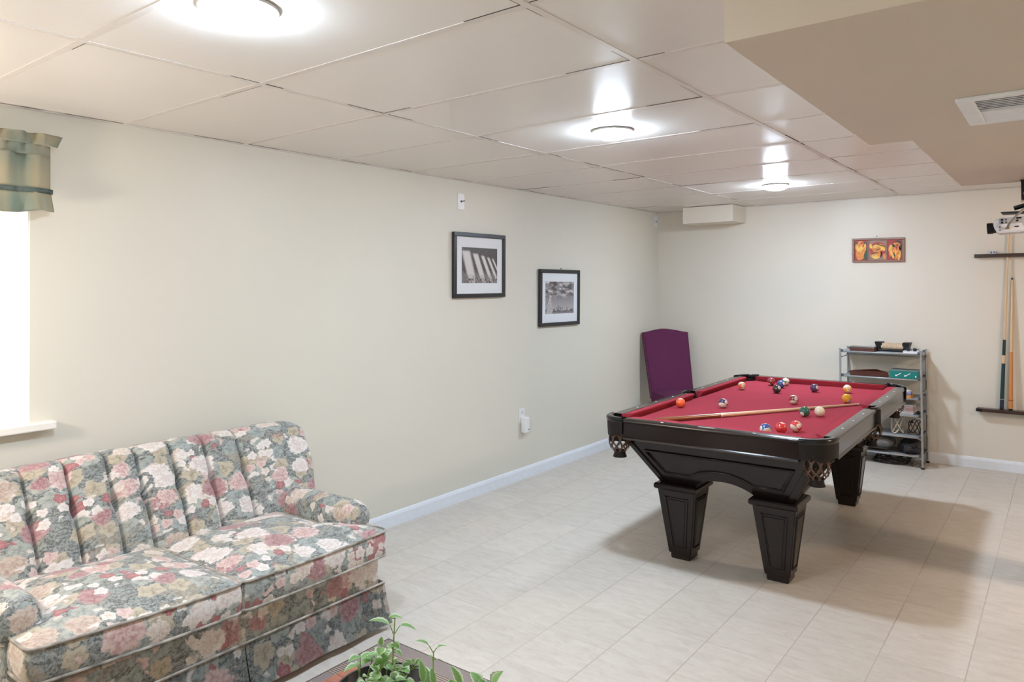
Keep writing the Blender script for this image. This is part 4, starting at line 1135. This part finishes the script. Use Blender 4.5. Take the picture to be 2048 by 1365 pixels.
A = [Vector((-.165, 0, 0)), Vector((.150, 0, 0)), Vector((.01, .215, 0))]
bm = B(); rings = []; c = (A[0] + A[1] + A[2]) / 3; outer, inner = [], []
for i in range(3):
    p, q, r = A[i - 1], A[i], A[(i + 1) % 3]
    for k in range(5):
        a = (q + (p - q).normalized() * .022); b = (q + (r - q).normalized() * .022); s = k / 4
        m = a * (1 - s) ** 2 + q * 2 * s * (1 - s) + b * s * s; outer.append(m)
for m in outer: inner.append(c + (m - c) * .88)
loft(bm, [[(o.x, o.y, 0), (o.x, o.y, .040), (n_.x, n_.y, .044), (n_.x, n_.y, 0)] for o, n_ in zip(outer, inner)], loop=True); obj('triangle_frame', bm, MAHOG, t, autos=40)
t = thing('teal_box', 'teal cardboard box on the right of the second shelf', 'box', (-1.087, 6.835, on(.722)), -.04)
bm = B(); bx2(bm, (-.108, -.08, 0), (.108, .08, .060), bev=.002); obj('body', bm, TEAL, t)
bm = B(); bx2(bm, (-.109, -.081, .0605), (.109, .081, .066), bev=.001); obj('lid', bm, TEALTOP, t)
bm = B()
for x in (-.045, .022):
    prism(bm, [(x - .012, -.0805, .022), (x - .006, -.0805, .018), (x + .030, -.0805, .042), (x + .027, -.0805, .047)], (0, -.0006, 0)); blob(bm, x - .010, .022, .007, .007, 0, -.0810, 0, 12)
blob(bm, .090, .020, .006, .007, 0, -.0810, 0, 12); blob(bm, -.108, .030, .003, .007, 0, -.0810, 0, 8)
obj('printed_marks', bm, PAPER, t)
def carton(name, label, loc, s, m, rz=0, lid=None):
    t = thing(name, label, 'box', loc, rz)
    bm = B(); bx2(bm, (-s[0], -s[1], 0), (s[0], s[1], s[2] * .8), bev=.0015); obj('body', bm, m, t)
    bm = B(); bx2(bm, (-s[0] - .0008, -s[1] - .0008, s[2] * .8), (s[0] + .0008, s[1] + .0008, s[2]), bev=.0015); obj('lid', bm, lid or m, t)
carton('small_box', 'small orange box on the third shelf, bottom of its stack', (-1.072, 6.80, on(.565)), (.036, .06, .023), ORANGEC)
carton('small_box', 'small violet box on the third shelf, on top of the orange box', (-1.076, 6.80, on(.588)), (.036, .058, .020), PURPLEC, .06, plain('pale_violet_card', (.42, .42, .62), .5, .1))
t = thing('crumpled_paper', 'crumpled white paper on top of the violet box', 'paper', (-1.078, 6.80, on(.608)))
bm = B(); bmesh.ops.create_icosphere(bm, subdivisions=3, radius=1.)
for v in bm.verts:
    n_ = noise.noise(v.co * 2.3) * .5; v.co = Vector((v.co.x * .038, v.co.y * .05, max(0, v.co.z * .014 + .010))) * (1 + n_ * .5)
zm = min(v.co.z for v in bm.verts); bmesh.ops.translate(bm, vec=(0, 0, -zm), verts=bm.verts)
tag(obj('sheet', bm, PAPER, t, smooth=True))
# fourth shelf: paper stack and small ball; fifth: folded stand and cords
t = thing('paper_stack', 'stack of pale papers on the fourth shelf', 'paper stack', (-1.115, 6.862, on(.425)), .02)
bm = B()
for k in range(9): box(bm, (rnd.uniform(-.004, .004), rnd.uniform(-.004, .004), rnd.uniform(0, .0) + .0042 + k * .0085), (.18, .15, .0075), RZ(rnd.uniform(-.03, .03)))
obj('sheets', bm, plain('grey_printed_paper', (.52, .51, .50), .7, .25, 120), t)
bm = B(); box(bm, (.06, -.076, .038), (.05, .001, .06)); obj('pink_tab', bm, plain('pink_paper', (.55, .33, .34), .7, .05), t)
t = thing('rubber_ball', 'small black ball at the right of the fourth shelf', 'ball', (-.992, 6.80, on(.425)))
bm = B(); bmesh.ops.create_uvsphere(bm, u_segments=20, v_segments=12, radius=.016, matrix=Matrix.Translation((0, 0, .016))); obj('ball', bm, BLACK, t, smooth=True)
def coil(name, label, loc, pts, r, m, plug=True):
    t = thing(name, label, 'cable', loc)
    bm = B(); tube(bm, pts, r, 7); obj('cable', bm, m, t, smooth=True)
    if plug:
        bm = B(); box(bm, pts[-1], (.018, .014, .022), bev=.004); obj('plug', bm, BLACK, t)
def loops(cx, cy, rx, ry, z, n, turns, jz, seed):
    q = random.Random(seed); P_ = []
    for k in range(n):
        a = 2 * PI * turns * k / n; s = 1 + .13 * math.sin(k * .7 + seed); P_.append((cx + rx * s * math.cos(a), cy + ry * s * math.sin(a), z + jz * (1 + math.sin(k * .45 + seed)) / 2))
    return P_
coil('black_cable', 'black cable looped at the right of the fifth shelf', (-1.028, 6.84, on(.252)), loops(.0, 0, .045, .06, .006, 60, 2.4, .11, 1), .0038, CABLEK)
coil('tan_cable', 'bundle of pale tan cable standing on the fifth shelf', (-1.155, 6.85, on(.252)), loops(0, 0, .045, .05, .005, 80, 3.6, .13, 4), .0050, CABLEW, False)
t = thing('folded_case', 'grey padded case lying under the fifth shelf', 'case', (-1.30, 6.85, on(.098)), .03)
bm = B(); rings = []
for i in range(15):
    x = lerp(-.22, .12, i / 14); k = min(1, min(i, 14 - i) / 3 + .35) ** .5
    rings.append([(x, .115 * math.cos(a) * k, .062 + (.060 * k + .012 * math.sin(i * .8)) * math.sin(a)) for a in [2 * PI * j / 18 for j in range(18)]])
loft(bm, rings); zmn = min(v.co.z for v in bm.verts); bmesh.ops.translate(bm, vec=(0, 0, -zmn), verts=bm.verts); o_ = obj('body', bm, GREYBAG, t, smooth=True)
bm = B(); tube(bm, [(-.15, -.108, .02), (-.05, -.122, .035), (.06, -.112, .03), (.10, -.07, .02)], .006, 8); obj('strap', bm, CABLEK, t, smooth=True)
t = thing('vinyl_bag', 'glossy black vinyl bag slumped at the right of the bottom shelf', 'bag', (-1.055, 6.85, on(.098)), -.1)
bm = B(); bmesh.ops.create_icosphere(bm, subdivisions=4, radius=1.)
for v in bm.verts:
    p = v.co.copy(); k = 1 + .28 * noise.noise(p * 1.9 + Vector((3, 1, 2))) + .04 * noise.noise(p * 5)
    v.co = Vector((p.x * .088 * k, p.y * .105 * k, max(-.052, p.z * .068 * k)))
zm = min(v.co.z for v in bm.verts); bmesh.ops.translate(bm, vec=(0, 0, -zm), verts=bm.verts); obj('body', bm, VINYL, t, smooth=True)
bm = B(); tube(bm, [(-.05, -.09, .05), (-.03, -.105, .085), (.03, -.105, .085), (.05, -.085, .05)], .005, 8); obj('handle', bm, CABLEK, t, smooth=True)
coil('cable_tangle', 'tangle of dark cables on the floor beneath the bottom shelf', (-1.20, 6.84, .001), loops(0, 0, .13, .075, .006, 130, 5.2, .050, 2), .0045, CABLEK)
coil('grey_cable', 'grey cable looped on the floor beneath the bottom shelf', (-1.003, 6.82, .001), loops(0, 0, .034, .06, .006, 60, 2.6, .030, 5), .0040, CABLEG, False)

# ------------------------------------------------------------------ projector hanging from the soffit
MX, MY = -.075, 5.12
t = thing('projector_mount', 'black ceiling projector mount hanging from the soffit', 'projector mount', (MX, MY, SZ))
bm = B(); bx2(bm, (-.13, -.012, -.115), (.13, .012, 0), bev=.003); bx2(bm, (-.13, -.06, -.006), (.13, .04, 0)); obj('bracket_plate', bm, BLACK, t)
bm = B(); tube(bm, [(0, .0, -.10), (0, 0, -.165)], .02, 14); obj('neck', bm, BLACK, t, smooth=True)
bm = B(); tube(bm, [(-.165, -.012, -.158), (-.06, -.012, -.128), (.06, -.012, -.128), (.165, -.012, -.158)], .013, 10); obj('tilt_arm', bm, BLACK, t, smooth=True)
for x, z in ((-.112, -.075), (-.125, -.118), (-.16, -.150)):
    bm = B(); lathe(bm, [(.007, -.018), (.007, -.012)], (x, 0, z), 10, axis='Y'); obj('bolt', bm, NAIL, t)
bm = B(); bx2(bm, (-.225, -.09, -.186), (.20, .09, -.181), rot=None, bev=.002); obj('base_plate', bm, BLACK, t)
for x in (-.08, .06):
    bm = B(); tube(bm, [(x, -.03, -.183), (x, -.03, -.155)], .007, 8); obj('spacer', bm, BLACK, t, smooth=True)
t = thing('projector', 'white video projector hung upside down under the soffit at right', 'projector', (MX, MY, SZ - .197)); t.rotation_euler = (0, -.045, .03)
bm = B(); prism(bm, [(-.265, -.11, -.018), (-.20, -.11, -.004), (.26, -.11, -.004), (.26, -.11, -.095), (-.25, -.11, -.095), (-.265, -.11, -.06)], (0, .23, 0))
bmesh.ops.bevel(bm, geom=[e for e in bm.edges], offset=.006, segments=3, affect='EDGES'); obj('housing', bm, PROJ, t, autos=35)
bm = B(); lathe(bm, [(.029, -.255), (.029, -.268), (.032, -.272), (.032, -.297), (.027, -.299), (.025, -.288), (.002, -.286)], (0, -.055, -.062), 28, axis='X'); obj('lens_barrel', bm, BLACK, t, autos=40)
bm = B(); bx2(bm, (-.235, -.1135, -.045), (-.115, -.1105, -.012), bev=.002); obj('connector_panel', bm, plain('grey_panel_plastic', (.42, .43, .47), .4, .05), t)
for x, z, r in ((-.222, -.022, .006), (-.222, -.037, .006), (-.203, -.022, .005), (-.203, -.037, .005), (-.235, -.062, .004), (-.150, -.032, .0055), (-.235, -.080, .0035)):
    bm = B(); lathe(bm, [(r, -.1165), (r, -.1130), ] if z > -.05 else [(r, -.1125), (r, -.1095)], (x, 0, z), 12, axis='Y'); obj('jack', bm, STEELD if r < .0055 else BLACK, t)
bm = B(); bx2(bm, (-.155, -.1155, -.022), (-.130, -.1130, -.013)); bx2(bm, (-.165, -.1125, -.068), (-.145, -.1100, -.061)); obj('port', bm, BLACK, t)
bm = B(); lathe(bm, [(.017, -.1135), (.017, -.1095)], (-.105, 0, -.05), 20, axis='Y'); obj('dial', bm, PLASTICW, t)
bm = B()
for k in range(9): box(bm, (-.030, -.1102, -.020 - k * .0062), (.056, .002, .0030))
obj('vent_slots', bm, STEELD, t)
bm = B(); tube(bm, [(-.20, -.118, -.072), (-.19, -.135, -.05), (-.155, -.145, -.01), (-.11, -.13, .035), (-.06, -.09, .07), (.02, -.05, .09)], .0062, 8); obj('cable', bm, CABLEG, t, smooth=True)
bm = B(); box(bm, (-.20, -.117, -.072), (.022, .016, .010), bev=.002); obj('cable_plug', bm, plain('gold_plug', (.35, .24, .08), .35, .1, metal=.5), t)

# ------------------------------------------------------------------ rug, coffee table, potted plant
bm = B(); bx2(bm, (0, -2.2, .0005), (1.50, 0, .0075), bev=.002); rg = tag(obj('area_rug', bm, RUG, None, loc=(-2.337, 2.172, 0)), 'flat striped brown and grey rug in front of the sofa', 'rug')
bm = B(); tube(bm, [(0, 0, .005), (1.5, 0, .005), (1.5, -2.2, .005), (0, -2.2, .005)], .0042, 6, closed=True); obj('binding', bm, RUGEDGE, rg)

TZ = .40
t = thing('coffee_table', 'low red brown wooden coffee table at the bottom edge', 'coffee table', (-1.700, 1.437, .0088))
bm = B(); w_, l_ = .56, 1.05; b_ = .062; zt = TZ - .0088
for a, b in (((0, -b_), (w_, 0)), ((0, -l_), (w_, -l_ + b_)), ((0, -l_ + b_), (b_, -b_)), ((w_ - b_, -l_ + b_), (w_, -b_))): bx2(bm, (*a, zt - .028), (*b, zt), bev=.004)
obj('top_frame', bm, TABLEW, t)
bm = B(); bx2(bm, (b_, -l_ + b_, zt - .024), (w_ - b_, -b_, zt - .005)); obj('top_panel', bm, TABLED, t)
bm = B(); bx2(bm, (.05, -l_ + .05, zt - .09), (w_ - .05, -.05, zt - .028)); obj('apron', bm, TABLEW, t)
for x in (.05, w_ - .05):
    for y in (-.05, -l_ + .05):
        bm = B(); loft(bm, [[(x + a * .018, y + b * .018, 0) for a, b in ((-1, -1), (1, -1), (1, 1), (-1, 1))], [(x + a * .026, y + b * .026, zt - .028) for a, b in ((-1, -1), (1, -1), (1, 1), (-1, 1))]]); obj('leg', bm, TABLEW, t)

PX, PY, PZ = -1.309, 1.205, TZ - .004
t = thing('potted_plant', 'leafy green variegated plant in a black pot on the coffee table', 'potted plant', (PX, PY, PZ))
bm = B(); lathe(bm, [(.002, 0), (.078, 0), (.100, .130), (.120, .132), (.122, .164), (.115, .166), (.108, .152), (.094, .128), (.002, .124)], seg=40); obj('pot', bm, POTM, t, autos=40)
bm = B(); rings = []
for i in range(1, 8): rings.append([(.0945 * i / 7 * math.cos(a), .0945 * i / 7 * math.sin(a), .127 + .006 * noise.noise(Vector((i * .7, a * 3, 0)))) for a in [2 * PI * k / 24 for k in range(24)]])
loft(bm, rings); obj('soil', bm, SOIL, t, smooth=True)
PLANT = [([(-1.328,1.232,0.553),(-1.32,1.238,0.587),(-1.317,1.239,0.636),(-1.312,1.241,0.714)],[((-1.317,1.239,0.675),(-1.318,1.23,0.697),(-1.344,1.191,0.723),0.0091),((-1.313,1.241,0.675),(-1.306,1.252,0.692),(-1.28,1.285,0.681),0.0085),((-1.312,1.241,0.711),(-1.323,1.229,0.715),(-1.291,1.244,0.722),0.0067),((-1.317,1.239,0.636),(-1.316,1.247,0.633),(-1.342,1.245,0.642),0.0109),((-1.317,1.239,0.631),(-1.315,1.232,0.651),(-1.291,1.234,0.651),0.0091),((-1.317,1.239,0.626),(-1.313,1.242,0.631),(-1.298,1.254,0.62),0.0073)]),([(-1.37,1.174,0.56),(-1.367,1.176,0.586),(-1.365,1.178,0.625)],[((-1.365,1.178,0.623),(-1.371,1.184,0.62),(-1.364,1.216,0.628),0.006),((-1.365,1.178,0.623),(-1.358,1.172,0.632),(-1.364,1.14,0.637),0.0084),((-1.367,1.177,0.579),(-1.365,1.17,0.611),(-1.382,1.14,0.608),0.0078),((-1.367,1.177,0.579),(-1.376,1.177,0.607),(-1.38,1.191,0.607),0.006)]),([(-1.205,1.263,0.56),(-1.206,1.262,0.607),(-1.204,1.262,0.656)],[((-1.205,1.261,0.653),(-1.21,1.253,0.671),(-1.228,1.23,0.691),0.0071),((-1.204,1.262,0.653),(-1.201,1.271,0.662),(-1.191,1.297,0.662),0.0047),((-1.205,1.261,0.634),(-1.207,1.26,0.641),(-1.214,1.255,0.647),0.0035),((-1.204,1.262,0.637),(-1.204,1.27,0.633),(-1.202,1.289,0.627),0.0024)]),([(-1.316,1.203,0.565),(-1.32,1.199,0.603),(-1.314,1.203,0.632),(-1.312,1.205,0.663)],[((-1.314,1.203,0.651),(-1.32,1.202,0.659),(-1.324,1.208,0.677),0.0054),((-1.313,1.204,0.649),(-1.311,1.198,0.659),(-1.306,1.184,0.649),0.0096),((-1.316,1.202,0.639),(-1.306,1.202,0.647),(-1.297,1.191,0.64),0.0084),((-1.318,1.201,0.606),(-1.321,1.195,0.617),(-1.324,1.184,0.635),0.0084),((-1.32,1.199,0.603),(-1.31,1.196,0.618),(-1.291,1.183,0.652),0.0155),((-1.318,1.201,0.603),(-1.315,1.207,0.611),(-1.31,1.219,0.627),0.0131),((-1.32,1.199,0.599),(-1.327,1.19,0.605),(-1.328,1.181,0.618),0.0084)]),([(-1.29,1.236,0.55),(-1.278,1.244,0.583),(-1.265,1.254,0.602)],[((-1.265,1.254,0.602),(-1.268,1.251,0.61),(-1.278,1.244,0.622),0.0066),((-1.265,1.254,0.602),(-1.271,1.257,0.606),(-1.275,1.271,0.614),0.006),((-1.271,1.25,0.592),(-1.272,1.241,0.601),(-1.269,1.226,0.615),0.0078),((-1.265,1.254,0.6),(-1.261,1.261,0.606),(-1.256,1.273,0.619),0.0072),((-1.267,1.253,0.598),(-1.251,1.257,0.605),(-1.23,1.256,0.61),0.0072),((-1.278,1.244,0.578),(-1.29,1.243,0.587),(-1.309,1.246,0.599),0.0096),((-1.277,1.246,0.583),(-1.289,1.248,0.591),(-1.3,1.265,0.597),0.0084)]),([(-1.196,1.244,0.563),(-1.205,1.237,0.591)],[((-1.201,1.24,0.582),(-1.208,1.247,0.579),(-1.229,1.256,0.619),0.0099),((-1.205,1.237,0.589),(-1.211,1.233,0.593),(-1.213,1.23,0.649),0.0064),((-1.2,1.242,0.577),(-1.194,1.253,0.583),(-1.209,1.259,0.618),0.0058)]),([(-1.102,1.266,0.576),(-1.12,1.252,0.601)],[((-1.115,1.255,0.594),(-1.119,1.26,0.6),(-1.142,1.259,0.645),0.0085),((-1.117,1.254,0.594),(-1.122,1.242,0.604),(-1.118,1.228,0.637),0.0068),((-1.106,1.262,0.585),(-1.085,1.29,0.602),(-1.114,1.293,0.626),0.0097),((-1.105,1.264,0.583),(-1.075,1.289,0.603),(-1.085,1.29,0.618),0.008)]),([(-1.057,1.3,0.575),(-1.052,1.304,0.592)],[((-1.052,1.304,0.589),(-1.054,1.306,0.599),(-1.047,1.319,0.636),0.0171),((-1.056,1.301,0.584),(-1.061,1.289,0.599),(-1.055,1.275,0.63),0.008)]),([(-1.307,1.159,0.572),(-1.304,1.161,0.599)],[((-1.304,1.161,0.597),(-1.3,1.153,0.604),(-1.297,1.129,0.629),0.0093),((-1.304,1.161,0.597),(-1.304,1.169,0.598),(-1.308,1.183,0.612),0.0105),((-1.305,1.161,0.587),(-1.307,1.148,0.595),(-1.308,1.121,0.611),0.0082),((-1.304,1.161,0.594),(-1.297,1.171,0.593),(-1.287,1.187,0.6),0.0093)]),([(-1.263,1.193,0.566),(-1.258,1.197,0.595)],[((-1.258,1.197,0.594),(-1.261,1.195,0.601),(-1.268,1.189,0.617),0.0105),((-1.258,1.197,0.594),(-1.258,1.205,0.598),(-1.256,1.223,0.602),0.0105),((-1.259,1.196,0.587),(-1.246,1.203,0.591),(-1.22,1.213,0.604),0.0088),((-1.258,1.197,0.591),(-1.256,1.187,0.601),(-1.253,1.162,0.615),0.0093)]),([(-1.267,1.165,0.571),(-1.271,1.162,0.6)],[((-1.271,1.162,0.596),(-1.273,1.153,0.604),(-1.28,1.129,0.628),0.0081),((-1.27,1.163,0.596),(-1.26,1.163,0.601),(-1.233,1.165,0.609),0.0092),((-1.27,1.162,0.598),(-1.272,1.161,0.607),(-1.273,1.159,0.623),0.0087)])]
def leaf_mesh(bm, b, tp, hw, L):
    b, tp = Vector(b), Vector(tp); ax = tp - b; ln = ax.length
    if ln < 1e-4: return
    ax.normalize(); toc = (CAMP - (b + tp) / 2).normalized()
    nrm = (Vector((0, 0, 1)) * .35 + toc * 1.0); nrm = (nrm - ax * nrm.dot(ax)).normalized(); side = ax.cross(nrm).normalized()
    V = []; nu, nv = 6, 10
    for j in range(nv + 1):
        s = j / nv; w = hw * (math.sin(PI * min(1, s ** .72)) ** .75) * (1 + .07 * math.sin(s * 34)) if 0 < s < 1 else hw * .04
        row = []
        for i in range(nu + 1):
            u = -1 + 2 * i / nu
            p = b + ax * (ln * s) + side * (u * w) + nrm * (abs(u) ** 1.4 * w * .38 - .16 * ln * s * s + .05 * ln * math.sin(PI * s))
            row.append((bm.verts.new(p), (u * .5 + .5, s)))
        V.append(row)
    for j in range(nv):
        for i in range(nu):
            q = (V[j][i], V[j][i + 1], V[j + 1][i + 1], V[j + 1][i]); f = bm.faces.new([k[0] for k in q]); f.smooth = True
            for l, k in zip(f.loops, q): l[L].uv = k[1]
off = Vector((PX, PY, PZ))
pr = random.Random(11)
for k in range(11):          # short inner shoots crowding the pot
    a, rr = pr.uniform(0, 2 * PI), pr.uniform(.015, .085); bx_, by_ = PX + rr * math.cos(a), PY + rr * math.sin(a); zt_ = PZ + pr.uniform(.165, .215)
    tx_, ty_ = bx_ + pr.uniform(-.02, .02), by_ + pr.uniform(-.02, .02); lv = []
    for q in range(4):
        b = 2 * PI * q / 4 + a + pr.uniform(-.4, .4); L_1, L_2 = pr.uniform(.006, .012), pr.uniform(.026, .042); z1 = zt_ - .012 * (q // 2)
        lv.append(((tx_, ty_, z1 - .008), (tx_ + L_1 * math.cos(b), ty_ + L_1 * math.sin(b), z1), (tx_ + L_2 * math.cos(b), ty_ + L_2 * math.sin(b), z1 + pr.uniform(-.006, .010)), pr.uniform(.0075, .0115)))
    PLANT.append(([(bx_, by_, PZ + .14), (tx_, ty_, zt_)], lv))
for S, LV in PLANT:
    S = [Vector(p) for p in S]
    d = Vector((S[0].x - PX, S[0].y - PY, 0)); r0 = d.length; d = d.normalized() if r0 > 1e-4 else Vector((1, 0, 0))
    pre = [Vector((PX, PY, PZ + .122)) + d * min(r0, .065)]
    if r0 > .085: pre.append(Vector((PX, PY, PZ + .185)) + d * .085)
    pts = pre + S; fine = []
    for k in range(len(pts) - 1):
        for q in range(4):
            s = q / 4; p0, p1, p2, p3 = pts[max(k - 1, 0)], pts[k], pts[k + 1], pts[min(k + 2, len(pts) - 1)]
            fine.append(.5 * (2 * p1 + (p2 - p0) * s + (2 * p0 - 5 * p1 + 4 * p2 - p3) * s * s + (3 * p1 - p0 - 3 * p2 + p3) * s ** 3))
    fine.append(pts[-1])
    bm = B(); tube(bm, [p - off for p in fine], [lerp(.0026, .0014, i / len(fine)) for i in range(len(fine))], 7)
    for at, b, tp, hw in LV: tube(bm, [Vector(at) - off, (Vector(at) * .4 + Vector(b) * .6) - off + Vector((0, 0, .001)), Vector(b) - off], .0011, 6)
    st = obj('stem', bm, STEMM, t, smooth=True)
    for at, b, tp, hw in LV:
        bm = B(); L = bm.loops.layers.uv.new('UVMap'); leaf_mesh(bm, Vector(b) - off, Vector(tp) - off, hw * 1.55, L)
        me_f = bm.faces[:]; bmesh.ops.solidify(bm, geom=me_f, thickness=.0006)
        obj('leaf', bm, LEAF, st, smooth=True)

# ------------------------------------------------------------------ lights
def lamp(name, typ, loc, power, col, size=.1, rot=None, **k):
    l = bpy.data.lights.new(name, typ); l.energy = power; l.color = col
    if typ == 'AREA':
        l.shape = k.get('shape', 'RECTANGLE'); l.size = size
        if l.shape == 'RECTANGLE': l.size_y = k.get('sy', size)
    else: l.shadow_soft_size = size
    o = bpy.data.objects.new(name, l); COL.objects.link(o); o.location = loc
    if rot: o.rotation_euler = rot
    return o
GAIN = dict(led=(.485, .585, .70), r1=(2.3, 1.75, 1.34), r2=(1.15, 1.15, .98), rear=(0, 0, 0), rearw=(0, 0, 0), table=(5.2, 4.5, 4.0), window=(.12, .13, .135))
#GAINS#
def gl(k, p): g = GAIN[k]; m = max(max(g), 1e-6); return p * m, tuple(c / m for c in g)
e_, c_ = gl('led', 400.)
for m_, k_ in LEDS:
    bn = m_.node_tree.nodes['Principled BSDF']; bn.inputs['Emission Color'].default_value = (*c_, 1); m_.node_tree.nodes['power'].inputs[1].default_value = e_ * k_ * 1.8
p_, c_ = gl('r1', 30.); lamp('right_soffit_lamp', 'POINT', (1.05, 4.43, 2.03), p_, c_, .07)
p_, c_ = gl('r2', 30.); lamp('camera_side_fill', 'POINT', (1.5, -.6, 1.9), p_, c_, .12)  # added fill on the camera side, not a known fixture
for x, y in ((-1.75, -.95), (1.3, -1.2)):
    p_, c_ = gl('rear', 30.); lamp('rear_fill_disk', 'AREA', (x, y, 2.24), p_, c_, .2, shape='DISK')  # added fill disks behind the camera, switched off by their gain
p_, c_ = gl('rearw', 30.); lamp('rear_warm_fill', 'POINT', (.6, -1.6, 1.5), p_, c_, .15)  # added warm fill behind the camera, also switched off
p_, c_ = gl('table', 10.); lamp('table_lamp', 'POINT', (-2.95, .10, 1.50), p_, c_, .09)
p_, c_ = gl('window', 60.); lamp('window_daylight', 'AREA', (XW - .75, .53, 1.55), p_, c_, 1.3, (0, -PI / 2, 0), sy=1.2)
w = bpy.data.worlds.new('World'); SC.world = w; w.use_nodes = True
bg = w.node_tree.nodes['Background']; bg.inputs[0].default_value = (.85, .93, 1., 1); bg.inputs[1].default_value = .5

# ------------------------------------------------------------------ camera (level room, slight roll, lens shifted)
FPX, CYP, YAW, PIT, ROL = 1456.38, 547.89, .6516, .0154, -.0074
fwd = Vector((-math.sin(YAW), math.cos(YAW), 0)); rgt = Vector((math.cos(YAW), math.sin(YAW), 0)); up = Vector((0, 0, 1))
f2 = fwd * math.cos(PIT) + up * math.sin(PIT); u2 = up * math.cos(PIT) - fwd * math.sin(PIT)
r3 = rgt * math.cos(ROL) + u2 * math.sin(ROL); u3 = u2 * math.cos(ROL) - rgt * math.sin(ROL)
cam = bpy.data.cameras.new('Camera'); co = bpy.data.objects.new('Camera', cam); COL.objects.link(co)
co.matrix_world = Matrix.Translation(CAMP) @ Matrix((r3, u3, -f2)).transposed().to_4x4()
cam.sensor_width = 36; cam.sensor_fit = 'HORIZONTAL'; cam.lens = 36 * FPX / 2048; cam.shift_x = 0.; cam.shift_y = (CYP - 682.5) / 2048
cam.clip_start = .02
SC.camera = co
SC.view_settings.view_transform = 'Standard'; SC.view_settings.look = 'None'; SC.view_settings.gamma = 1.; SC.view_settings.use_curve_mapping = False
SC.view_settings.exposure = 0.
SC.cycles.use_denoising = True
SC.cycles.max_bounces = 8; SC.cycles.diffuse_bounces = 5; SC.cycles.sample_clamp_indirect = 6.
